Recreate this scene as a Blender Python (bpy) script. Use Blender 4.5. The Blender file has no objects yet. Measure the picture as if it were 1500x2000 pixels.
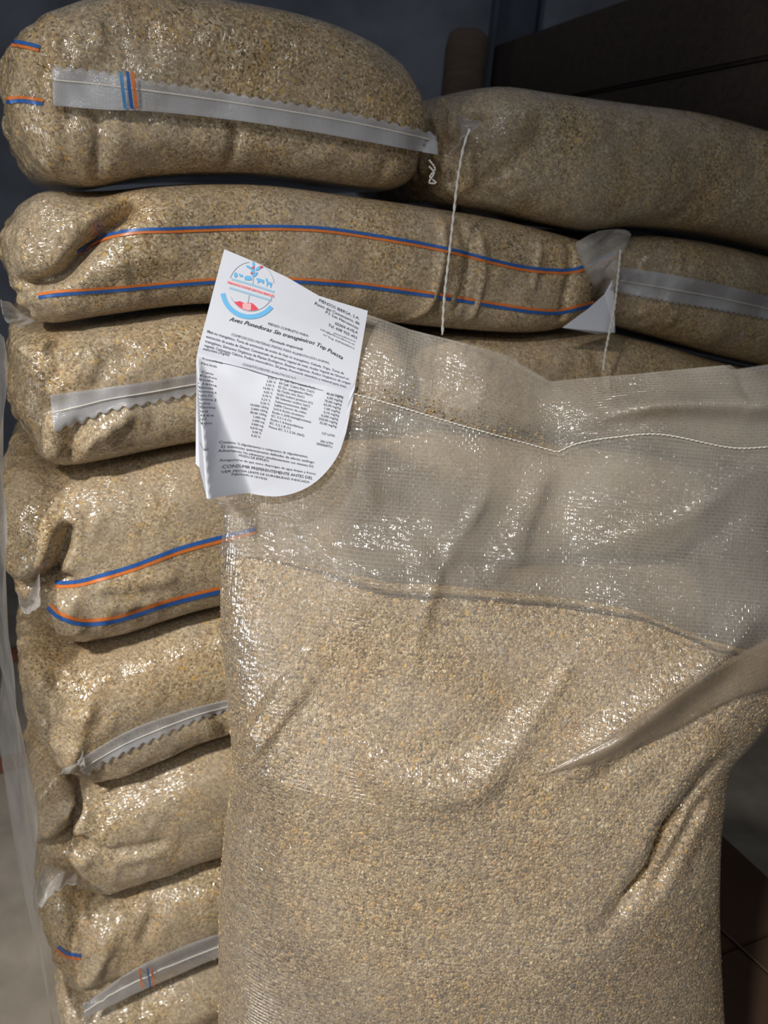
import bpy, bmesh, math, random
import numpy as np
from mathutils import Vector, Matrix
from mathutils.bvhtree import BVHTree

random.seed(7)
rng = np.random.default_rng(7)
scene = bpy.context.scene
COL = scene.collection

# ------------------------------------------------------------------ camera
W, H, F = 1500, 2000, 1500.0            # frame and focal length in pixels (26 mm equivalent phone lens)
CAM = np.array([0.0, 0.0, 1.66])
PITCH, ROLL = math.radians(20), math.radians(5)
_right = np.array([1.0, 0, 0])
_fwd = np.array([0, math.cos(PITCH), -math.sin(PITCH)])
_up = np.cross(_right, _fwd)
C_R = math.cos(ROLL) * _right + math.sin(ROLL) * _up
C_U = np.cross(C_R, _fwd)
cam_data = bpy.data.cameras.new('camera')
cam = bpy.data.objects.new('camera', cam_data)
COL.objects.link(cam)
cam.matrix_world = Matrix(((C_R[0], C_U[0], -_fwd[0], CAM[0]), (C_R[1], C_U[1], -_fwd[1], CAM[1]),
                           (C_R[2], C_U[2], -_fwd[2], CAM[2]), (0, 0, 0, 1)))
cam_data.sensor_fit = 'VERTICAL'
cam_data.sensor_height = 24.0
cam_data.lens = 24.0 * F / H
cam_data.clip_start = 0.02
cam_data.dof.use_dof = True
cam_data.dof.focus_distance = 0.82
cam_data.dof.aperture_fstop = cam_data.lens / 1000 / 0.0046
scene.camera = cam

# ------------------------------------------------------------------ light and exposure
wd = bpy.data.worlds.new('world')
scene.world = wd
wd.use_nodes = True
wd.node_tree.nodes['Background'].inputs[0].default_value = (0.80, 0.86, 1.0, 1)
wd.node_tree.nodes['Background'].inputs[1].default_value = 0.13


def lamp(name, kind, loc, aim, power, colour, **kw):
    d = bpy.data.lights.new(name, kind)
    d.energy = power
    d.color = colour
    for k, v in kw.items():
        setattr(d, k, v)
    o = bpy.data.objects.new(name, d)
    o.location = loc
    o.rotation_euler = (Vector(aim) - Vector(loc)).to_track_quat('-Z', 'Y').to_euler()
    COL.objects.link(o)
    return o


lamp('shaded_ceiling_lamp', 'SPOT', (-0.95, -0.85, 2.95), (0.0, 0.85, 0.18), 325, (1.0, 0.955, 0.895),
     spot_size=math.radians(61), spot_blend=1.0, shadow_soft_size=0.07)
lamp('side_fill_light', 'AREA', (-1.95, -0.8, 1.35), (0.0, 0.8, 1.0), 15, (0.88, 0.94, 1.0), shape='RECTANGLE', size=0.35, size_y=0.8)  # added fill with no visible source: left sacks and glints on the standing sack's flank
lamp('sparkle_strip_light', 'AREA', (0.25, -1.5, 2.9), (0.15, 0.6, 0.9), 9, (0.93, 0.97, 1.0), shape='RECTANGLE', size=1.2, size_y=0.05)  # added long area light, no visible source, for extra sparkles on the film

scene.view_settings.view_transform = 'Standard'
scene.view_settings.look = 'None'
scene.view_settings.exposure = -0.16
scene.view_settings.gamma = 1.0
scene.view_settings.use_curve_mapping = False
scene.cycles.transparent_max_bounces = 24
scene.cycles.max_bounces = 8
scene.cycles.use_denoising = True


# ------------------------------------------------------------------ calibrated planes
def ray(px, py):
    v = _fwd * F + C_R * (px - W / 2) - C_U * (py - H / 2)
    return v / np.linalg.norm(v)


def on_plane(px, py, p0, n):
    r = ray(px, py)
    return CAM + r * (np.dot(np.asarray(p0) - CAM, n) / np.dot(r, n))


YAW = math.radians(25)                   # the stack's face recedes to the right
E_S = np.array([math.cos(YAW), math.sin(YAW), 0])
E_D = np.array([-math.sin(YAW), math.cos(YAW), 0])
O_S = np.array([0, 1.10, 0.0])


def st(px, py, d=0.03):                  # pixel -> (s, z) on the stack's face, d metres behind it
    p = on_plane(px, py, O_S + E_D * d, E_D) - O_S
    return np.array([np.dot(p, E_S), p[2]])


def stack_pt(s, d, z):
    return O_S + E_S * s + E_D * d + np.array([0, 0, z])


LEAN = math.atan(0.17)                   # the standing sack leans back a little
B_S = np.array([1.0, 0, 0])
B_T = np.array([0, math.sin(LEAN), math.cos(LEAN)])
B_N = np.array([0, math.cos(LEAN), -math.sin(LEAN)])   # into the sack, away from the camera
O_B = np.array([0, 0.62, 0.56])


def bt(px, py, d=0.0):                   # pixel -> (s, t) on the standing sack's middle plane
    p = on_plane(px, py, O_B + B_N * d, B_N) - O_B
    return np.array([np.dot(p, B_S), np.dot(p, B_T)])


def bag_pt(s, t, d=0.0):
    return O_B + B_S * s + B_T * t + B_N * d


# ------------------------------------------------------------------ object helpers
def tag(o, label=None, cat=None, group=None, kind=None):
    for k, v in (('label', label), ('category', cat), ('group', group), ('kind', kind)):
        if v:
            o[k] = v
    return o


def root(name, loc, label, cat, group=None):
    o = bpy.data.objects.new(name, None)
    o.empty_display_size = 0.05
    o.location = loc
    COL.objects.link(o)
    return tag(o, label, cat, group)


def mesh_obj(name, verts, faces, mat, parent=None, smooth=True, uv=None, origin=None):
    v = np.asarray(verts, dtype=float)
    org = np.zeros(3)
    q = parent
    while q is not None:
        org = org + np.array(q.location)
        q = q.parent
    if parent is None and origin is not None:
        org = np.asarray(origin, dtype=float)
    me = bpy.data.meshes.new(name)
    me.from_pydata((v - org).tolist(), [], faces)
    if smooth:
        me.polygons.foreach_set('use_smooth', [True] * len(me.polygons))
    if uv is not None:
        lay = me.uv_layers.new(name='UVMap')
        idx = np.empty(len(me.loops), dtype=np.int32)
        me.loops.foreach_get('vertex_index', idx)
        lay.data.foreach_set('uv', np.asarray(uv)[idx].ravel())
    for m in (mat if isinstance(mat, (list, tuple)) else [mat]):
        me.materials.append(m)
    me.update()
    o = bpy.data.objects.new(name, me)
    if parent is None:
        o.location = org
    else:
        o.parent = parent
    COL.objects.link(o)
    return o


def grid_faces(nr, nc, off=0, wrap=False):
    f = []
    for i in range(nr - 1):
        for j in range(nc if wrap else nc - 1):
            a = off + i * nc + j
            b = off + i * nc + (j + 1) % nc
            f.append((a, b, b + nc, a + nc))
    return f


def interp_poly(pts, n, smooth=True):
    p = np.asarray(pts, dtype=float)
    if smooth and len(p) > 2:
        q = [p[0]]
        for i in range(len(p) - 1):
            p0, p1, p2, p3 = p[max(i - 1, 0)], p[i], p[i + 1], p[min(i + 2, len(p) - 1)]
            for k in range(1, 9):
                t = k / 8
                q.append(0.5 * (2 * p1 + (p2 - p0) * t + (2 * p0 - 5 * p1 + 4 * p2 - p3) * t * t + (3 * p1 - p0 - 3 * p2 + p3) * t ** 3))
        p = np.array(q)
    L = np.concatenate([[0], np.cumsum(np.linalg.norm(np.diff(p, axis=0), axis=1))])
    t = np.linspace(0, L[-1], n)
    return np.stack([np.interp(t, L, p[:, k]) for k in range(p.shape[1])], 1)


def tube(name, pts, r, mat, parent=None, seg=7, origin=None, twist=0.0, n=None):
    p = interp_poly(pts, n or max(12, len(pts) * 10))
    N = len(p)
    t = np.gradient(p, axis=0)
    t /= np.linalg.norm(t, axis=1)[:, None] + 1e-9
    ref = np.array([0.3, -0.8, 0.52])
    a = np.cross(t, ref)
    a /= np.linalg.norm(a, axis=1)[:, None] + 1e-9
    b = np.cross(t, a)
    th = np.linspace(0, 2 * math.pi, seg, endpoint=False)
    V = []
    for i in range(N):
        for k in th:
            rr = r * (1 + (0.35 * math.cos(2 * (k - i * twist)) if twist else 0))
            V.append(p[i] + rr * (math.cos(k) * a[i] + math.sin(k) * b[i]))
    Fc = grid_faces(N, seg, wrap=True)
    Fc.append(tuple(range(seg)))
    Fc.append(tuple(range((N - 1) * seg, N * seg)))
    return mesh_obj(name, V, Fc, mat, parent, origin=origin)


def box(name, c, size, mat, parent=None, axes=None, bevel=0.004):
    bm = bmesh.new()
    bmesh.ops.create_cube(bm, size=1)
    for v in bm.verts:
        v.co = Vector((v.co.x * size[0], v.co.y * size[1], v.co.z * size[2]))
    if bevel:
        bmesh.ops.bevel(bm, geom=bm.edges[:], offset=bevel, segments=2, affect='EDGES')
    ax = np.array(axes) if axes is not None else np.eye(3)
    c = np.asarray(c, dtype=float)
    V = [c + ax[0] * v.co.x + ax[1] * v.co.y + ax[2] * v.co.z for v in bm.verts]
    bm.verts.index_update()
    Fc = [tuple(v.index for v in f.verts) for f in bm.faces]
    bm.free()
    return mesh_obj(name, V, Fc, mat, parent, smooth=False, origin=c - ax[2] * size[2] / 2)


def waves(p, seed, scale, n=9):          # cheap smooth 3-D noise: a sum of sine waves
    g = np.random.default_rng(seed)
    out = np.zeros(len(p))
    for i in range(n):
        k = g.normal(size=3)
        k = k / np.linalg.norm(k) * (2 * math.pi / scale) * g.uniform(0.6, 1.7)
        out += np.sin(p @ k + g.uniform(0, 6.28)) / n
    return out


def seg_dist(P, poly):                   # distance of 2-D points to a polyline
    best, at = np.full(len(P), 1e9), np.zeros(len(P))
    for i, (a, b) in enumerate(zip(poly[:-1], poly[1:])):
        ab = b - a
        t = np.clip(((P - a) @ ab) / (ab @ ab + 1e-12), 0, 1)
        r = np.linalg.norm(P - (a + t[:, None] * ab), axis=1)
        at = np.where(r < best, (i + t) / (len(poly) - 1), at)
        best = np.minimum(best, r)
    return best, at


# ------------------------------------------------------------------ materials
class NT:
    def __init__(s, name):
        s.m = bpy.data.materials.new(name)
        s.m.use_nodes = True
        s.t = s.m.node_tree
        s.t.nodes.clear()
        s.out = s.n('ShaderNodeOutputMaterial')

    def n(s, kind, ins=None, **attrs):
        nd = s.t.nodes.new(kind)
        for k, v in attrs.items():
            setattr(nd, k, v)
        for k, v in (ins or {}).items():
            sock = nd.inputs[k]
            if isinstance(v, bpy.types.NodeSocket):
                s.t.links.new(v, sock)
            else:
                sock.default_value = v
        return nd

    def math(s, op, a, b=0.0, clamp=False):
        nd = s.n('ShaderNodeMath', {0: a, 1: b}, operation=op)
        nd.use_clamp = clamp
        return nd.outputs[0]

    def ramp(s, fac, stops, interp='LINEAR'):
        nd = s.n('ShaderNodeValToRGB', {0: fac})
        cr = nd.color_ramp
        cr.interpolation = interp
        while len(cr.elements) < len(stops):
            cr.elements.new(0.5)
        for e, (p, c) in zip(cr.elements, stops):
            e.position = p
            e.color = c if len(c) == 4 else (*c, 1)
        return nd.outputs[0]

    def mix(s, fac, a, b, blend='MIX'):
        nd = s.n('ShaderNodeMix', data_type='RGBA', blend_type=blend)
        for k, v in ((0, fac), (6, a), (7, b)):
            if isinstance(v, bpy.types.NodeSocket):
                s.t.links.new(v, nd.inputs[k])
            else:
                nd.inputs[k].default_value = v if k == 0 or len(v) == 4 else (*v, 1)
        return nd.outputs[2]

    def mapping(s, src, scale):
        return s.n('ShaderNodeMapping', {0: src, 'Scale': scale}).outputs[0]

    def surface(s, sh):
        s.t.links.new(sh, s.out.inputs[0])
        return s.m


GRAIN = [(0.0, (0.13, 0.088, 0.045)), (0.12, (0.25, 0.178, 0.095)), (0.34, (0.37, 0.275, 0.155)), (0.6, (0.46, 0.355, 0.21)),
         (0.82, (0.58, 0.47, 0.31)), (0.93, (0.70, 0.60, 0.43)), (0.97, (0.72, 0.44, 0.11)), (1.0, (0.17, 0.14, 0.13))]


def grain_colour(T, scale=400.0):
    tc = T.n('ShaderNodeTexCoord').outputs['Object']
    warp = T.n('ShaderNodeTexNoise', {'Vector': tc, 'Scale': 150.0, 'Detail': 2.0})
    v = T.n('ShaderNodeVectorMath', {0: warp.outputs['Color'], 1: (0.006, 0.006, 0.006), 2: tc}, operation='MULTIPLY_ADD')
    vor = T.n('ShaderNodeTexVoronoi', {'Vector': v.outputs[0], 'Scale': scale})
    sep = T.n('ShaderNodeSeparateColor', {0: vor.outputs['Color']})
    col = T.ramp(sep.outputs[0], GRAIN)
    vor2 = T.n('ShaderNodeTexVoronoi', {'Vector': v.outputs[0], 'Scale': scale * 0.42})
    sep2 = T.n('ShaderNodeSeparateColor', {0: vor2.outputs['Color']})
    fleck = T.math('MULTIPLY', T.math('GREATER_THAN', sep2.outputs[1], 0.955), T.math('LESS_THAN', vor2.outputs['Distance'], 0.42))
    col = T.mix(fleck, col, (0.62, 0.40, 0.11))
    n1 = T.n('ShaderNodeTexNoise', {'Vector': tc, 'Scale': 17.0, 'Detail': 3.0}).outputs[0]
    col = T.mix(T.ramp(n1, [(0.35, (0, 0, 0)), (0.7, (0.55, 0.55, 0.55))]), col, T.mix(1.0, col, (1.0, 0.80, 0.52), 'MULTIPLY'))
    return tc, vor, col


def mat_sack(name, haze=1.0, streak=(420, 60)):
    """feed seen through the tight clear woven film of a full sack"""
    T = NT(name)
    tc, vor, col = grain_colour(T)
    uv = T.n('ShaderNodeUVMap').outputs[0]
    # milky film where it does not touch the feed
    nz = T.n('ShaderNodeTexNoise', {'Vector': tc, 'Scale': 9.0, 'Detail': 3.0, 'Roughness': 0.55}).outputs[0]
    sv = T.n('ShaderNodeTexNoise', {'Vector': T.mapping(uv, (streak[0], streak[1], 1)), 'Scale': 1.0, 'Detail': 2.0}).outputs[0]
    hz = T.math('MULTIPLY', T.ramp(nz, [(0.36, (0.10,) * 3), (0.66, (0.95,) * 3)]), T.math('ADD', T.math('MULTIPLY', sv, 0.7), 0.45))
    col = T.mix(T.math('MULTIPLY', hz, haze * 1.2, True), col, (0.41, 0.345, 0.265))
    # woven tape relief and crumple of the film
    wv = T.n('ShaderNodeTexVoronoi', {'Vector': T.mapping(uv, (260, 150, 1)), 'Scale': 1.0}).outputs['Distance']
    cr = T.n('ShaderNodeTexNoise', {'Vector': tc, 'Scale': 34.0, 'Detail': 2.0}).outputs[0]
    gl = T.n('ShaderNodeTexNoise', {'Vector': T.mapping(uv, (200, 62, 1) if streak[0] > streak[1] else (75, 170, 1)), 'Scale': 1.0, 'Detail': 1.5, 'Distortion': 0.4}).outputs[0]
    hgt = T.math('ADD', T.math('ADD', T.math('MULTIPLY', wv, 0.00022), T.math('MULTIPLY', gl, 0.0018)), T.math('MULTIPLY', cr, 0.0045))
    cb = T.n('ShaderNodeBump', {'Height': hgt, 'Strength': 1.0, 'Distance': 1.0}).outputs[0]
    gb = T.n('ShaderNodeBump', {'Height': vor.outputs['Distance'], 'Strength': 0.12, 'Distance': -0.002}).outputs[0]
    p = T.n('ShaderNodeBsdfPrincipled', {'Base Color': col, 'Roughness': 0.75, 'Specular IOR Level': 0.12, 'Normal': gb,
                                         'Coat Weight': 1.0, 'Coat Roughness': 0.11, 'Coat IOR': 1.5, 'Coat Normal': cb})
    return T.surface(p.outputs[0])


def film_mat(name, milk=0.3, weave=0.2, tint=(0.80, 0.76, 0.70), bump=0.5, rough=0.16, cells=(210, 330), streak=(500, 30), fres=1.0, slack=False):
    """thin translucent woven film: clear gaps, milky tapes, glossy face"""
    T = NT(name)
    uv = T.n('ShaderNodeUVMap').outputs[0]
    tc = T.n('ShaderNodeTexCoord').outputs['Object']
    br = T.n('ShaderNodeTexBrick', {'Vector': T.mapping(uv, (1, 1, 1)), 'Color1': (0, 0, 0, 1), 'Color2': (0.30, 0.30, 0.30, 1), 'Mortar': (1, 1, 1, 1),
                                    'Scale': 1.0, 'Mortar Size': 0.00055, 'Mortar Smooth': 0.6, 'Bias': 0.0,
                                    'Brick Width': 1.0 / cells[0], 'Row Height': 1.0 / cells[1]}).outputs[0]
    sv = T.n('ShaderNodeTexNoise', {'Vector': T.mapping(uv, (streak[0], streak[1], 1)), 'Scale': 1.0, 'Detail': 2.0}).outputs[0]
    patch = T.n('ShaderNodeTexNoise', {'Vector': tc, 'Scale': 11.0, 'Detail': 3.0}).outputs[0]
    if slack:
        sl = T.n('ShaderNodeAttribute', attribute_name='slack').outputs['Fac']
        milk = T.math('MULTIPLY', T.math('ADD', T.math('MULTIPLY', sl, 0.22), 0.84), milk)
    al = T.math('ADD', T.math('MULTIPLY', br, weave), T.math('MULTIPLY', T.ramp(patch, [(0.3, (0.55,) * 3), (0.7, (1.35,) * 3)]), milk))
    al = T.math('ADD', al, T.math('MULTIPLY', T.math('SUBTRACT', sv, 0.5), 0.16), True)
    cr = T.n('ShaderNodeTexNoise', {'Vector': tc, 'Scale': 42.0, 'Detail': 3.0}).outputs[0]
    wv = T.n('ShaderNodeTexVoronoi', {'Vector': T.mapping(uv, (cells[0] * 1.0, cells[1] * 0.8, 1)), 'Scale': 1.0}).outputs['Distance']
    hgt = T.math('ADD', T.math('ADD', T.math('MULTIPLY', br, 0.25), T.math('MULTIPLY', sv, 0.5)),
                 T.math('ADD', T.math('MULTIPLY', cr, 1.6), T.math('MULTIPLY', wv, 0.45)))
    nb = T.n('ShaderNodeBump', {'Height': hgt, 'Strength': bump, 'Distance': 0.0045}).outputs[0]
    dif = T.n('ShaderNodeBsdfDiffuse', {'Color': (*tint, 1)})
    trl = T.n('ShaderNodeBsdfTranslucent', {'Color': (*tint, 1)})
    dt = T.n('ShaderNodeMixShader', {0: 0.35, 1: dif.outputs[0], 2: trl.outputs[0]})
    tr = T.n('ShaderNodeBsdfTransparent', {'Color': (0.985, 0.98, 0.97, 1)})
    m1 = T.n('ShaderNodeMixShader', {0: al, 1: tr.outputs[0], 2: dt.outputs[0]})
    gl = T.n('ShaderNodeBsdfGlossy', {'Color': (1, 1, 1, 1), 'Roughness': rough, 'Normal': nb})
    fr = T.math('MINIMUM', T.n('ShaderNodeFresnel', {'IOR': 1.5}).outputs[0], 0.35)
    m2 = T.n('ShaderNodeMixShader', {0: T.math('MULTIPLY', fr, fres, True), 1: m1.outputs[0], 2: gl.outputs[0]})
    return T.surface(m2.outputs[0])


def plain(name, colour, rough=0.7, spec=0.3, noise=0.0, nscale=20.0, bump=0.0, metallic=0.0):
    T = NT(name)
    tc = T.n('ShaderNodeTexCoord').outputs['Object']
    nz = T.n('ShaderNodeTexNoise', {'Vector': tc, 'Scale': nscale, 'Detail': 5.0, 'Roughness': 0.6}).outputs[0]
    dark = tuple(c * (1 - noise) for c in colour)
    lite = tuple(min(1, c * (1 + noise)) for c in colour)
    col = T.ramp(nz, [(0.3, dark), (0.7, lite)])
    ins = {'Base Color': col, 'Roughness': rough, 'Specular IOR Level': spec, 'Metallic': metallic}
    if bump:
        ins['Normal'] = T.n('ShaderNodeBump', {'Height': nz, 'Strength': bump, 'Distance': 0.003}).outputs[0]
    return T.surface(T.n('ShaderNodeBsdfPrincipled', ins).outputs[0])


def wood_mat(name, a, b):
    T = NT(name)
    tc = T.n('ShaderNodeTexCoord').outputs['Object']
    nz = T.n('ShaderNodeTexNoise', {'Vector': T.mapping(tc, (3, 30, 30)), 'Scale': 2.0, 'Detail': 6.0, 'Distortion': 1.2}).outputs[0]
    col = T.ramp(nz, [(0.3, a), (0.72, b)])
    bp = T.n('ShaderNodeBump', {'Height': nz, 'Strength': 0.4, 'Distance': 0.003}).outputs[0]
    return T.surface(T.n('ShaderNodeBsdfPrincipled', {'Base Color': col, 'Roughness': 0.75, 'Normal': bp}).outputs[0])


M = {}
M['sack_cross'] = mat_sack('feed_through_film_cross', 0.55, (420, 45))
M['sack_long'] = mat_sack('feed_through_film_long', 0.6, (60, 330))
M['film_bag'] = film_mat('clear_woven_film_bag', slack=True, milk=0.21, weave=0.12, tint=(0.80, 0.735, 0.635), bump=0.42, rough=0.10, cells=(150, 255))
M['film'] = film_mat('clear_woven_film', milk=0.21, weave=0.12, tint=(0.80, 0.735, 0.635), bump=0.42, rough=0.10, cells=(150, 255))
M['film_hem'] = film_mat('doubled_hem_film', milk=0.44, weave=0.10, tint=(0.80, 0.81, 0.84), bump=0.30, rough=0.2, streak=(400, 20))
M['film_ear'] = film_mat('bunched_film', milk=0.22, weave=0.12, tint=(0.82, 0.80, 0.77), bump=0.7, rough=0.14)
M['wrap'] = film_mat('stretch_wrap', milk=0.20, weave=0.0, tint=(0.80, 0.78, 0.75), bump=0.25, rough=0.2, streak=(8, 60))
M['blue'] = plain('blue_tape', (0.035, 0.13, 0.42), 0.35, 0.5, 0.15, 200)
M['orange'] = plain('orange_tape', (0.72, 0.20, 0.045), 0.35, 0.5, 0.12, 200)
M['lightblue'] = plain('light_blue_tape', (0.10, 0.30, 0.58), 0.35, 0.5, 0.12, 200)
M['thread'] = plain('white_cotton_thread', (0.74, 0.70, 0.64), 0.85, 0.1, 0.15, 900, 0.5)
M['thin_thread'] = plain('cream_sewing_thread', (0.78, 0.74, 0.66), 0.8, 0.1, 0.15, 900, 0.4)
M['paper'] = plain('white_paper', (0.62, 0.64, 0.70), 0.6, 0.25, 0.015, 30, 0.1)
M['ink'] = plain('grey_black_ink', (0.075, 0.075, 0.09), 0.7, 0.1)
M['ink_soft'] = plain('thin_grey_ink', (0.15, 0.15, 0.18), 0.7, 0.1)
M['cyan'] = plain('blue_print', (0.15, 0.46, 0.76), 0.6, 0.2)
M['cyan_pale'] = plain('pale_blue_print', (0.33, 0.54, 0.70), 0.6, 0.2)
M['red'] = plain('red_print', (0.70, 0.075, 0.11), 0.6, 0.2)
M['pink'] = plain('pale_red_print', (0.80, 0.42, 0.44), 0.6, 0.2)
M['outline'] = plain('grey_print', (0.38, 0.42, 0.48), 0.6, 0.2)
M['floor'] = plain('dusty_concrete', (0.36, 0.315, 0.26), 0.85, 0.2, 0.22, 6, 0.5)
M['plaster'] = plain('blue_grey_plaster', (0.19, 0.205, 0.24), 0.9, 0.1, 0.3, 3.0, 0.4)
M['plaster_left'] = plain('pale_grey_plaster', (0.30, 0.29, 0.285), 0.9, 0.1, 0.16, 4, 0.4)
M['plaster_brown'] = plain('grey_brown_plaster', (0.16, 0.135, 0.115), 0.9, 0.1, 0.2, 4, 0.4)
M['steel'] = plain('dark_blue_paint', (0.035, 0.05, 0.075), 0.55, 0.4, 0.2, 12)
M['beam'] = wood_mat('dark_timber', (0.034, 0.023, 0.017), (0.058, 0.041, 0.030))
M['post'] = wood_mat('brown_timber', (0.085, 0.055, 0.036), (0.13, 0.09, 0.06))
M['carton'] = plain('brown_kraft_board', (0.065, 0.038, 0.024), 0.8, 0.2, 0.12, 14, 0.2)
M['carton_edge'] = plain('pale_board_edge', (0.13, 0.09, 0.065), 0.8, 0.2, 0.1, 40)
M['chip'] = wood_mat('reddish_wood', (0.20, 0.07, 0.035), (0.30, 0.12, 0.065))
M['rag'] = plain('white_scrap', (0.55, 0.53, 0.50), 0.8, 0.2, 0.1, 20)
M['pallet'] = wood_mat('pallet_wood', (0.22, 0.15, 0.085), (0.36, 0.26, 0.16))

T = NT('loose_feed')
_tc, _vor, _col = grain_colour(T, 330.0)
_gb = T.n('ShaderNodeBump', {'Height': _vor.outputs['Distance'], 'Strength': 0.8, 'Distance': -0.004}).outputs[0]
M['feed'] = T.surface(T.n('ShaderNodeBsdfPrincipled', {'Base Color': _col, 'Roughness': 0.8, 'Specular IOR Level': 0.15, 'Normal': _gb}).outputs[0])
T = NT('feed_flake')
_at = T.n('ShaderNodeAttribute', attribute_name='flake_colour').outputs[0]
M['flake'] = T.surface(T.n('ShaderNodeBsdfPrincipled', {'Base Color': _at, 'Roughness': 0.7, 'Specular IOR Level': 0.2}).outputs[0])


# ------------------------------------------------------------------ setting
def flat(name, pts, mat, thick, n):      # a slab from four corners, thickened along n
    p = [np.asarray(q, float) for q in pts]
    V = p + [q + np.asarray(n, float) * thick for q in p]
    Fc = [(0, 1, 2, 3), (7, 6, 5, 4), (0, 4, 5, 1), (1, 5, 6, 2), (2, 6, 7, 3), (3, 7, 4, 0)]
    return tag(mesh_obj(name, V, Fc, mat, smooth=False), kind='structure')


XL, XR, YB, ZC = -2.2, 2.3, 3.4, 3.1
flat('floor', [(XL, -2.5, 0), (XR, -2.5, 0), (XR, YB, 0), (XL, YB, 0)], M['floor'], 0.1, (0, 0, -1))
flat('wall_back', [(XL, YB, 0), (XR, YB, 0), (XR, YB, ZC), (XL, YB, ZC)], M['plaster'], 0.1, (0, 1, 0))
flat('wall_left', [(XL, -2.5, 0), (XL, YB, 0), (XL, YB, ZC), (XL, -2.5, ZC)], M['plaster_left'], 0.1, (-1, 0, 0))
flat('wall_right', [(XR, -2.5, 0), (XR, YB, 0), (XR, YB, ZC), (XR, -2.5, ZC)], M['plaster_brown'], 0.1, (1, 0, 0))


# ------------------------------------------------------------------ sacks lying in the stack
def superellipse(n, N, ax=1.0, ay=1.0):
    th = np.linspace(0, 2 * math.pi, 4001)
    x = np.sign(np.cos(th)) * np.abs(np.cos(th)) ** (2 / n)
    y = np.sign(np.sin(th)) * np.abs(np.sin(th)) ** (2 / n)
    L = np.concatenate([[0], np.cumsum(np.hypot(np.diff(x * ax), np.diff(y * ay)))])
    return x, y, L


SACKS = {}


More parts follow.
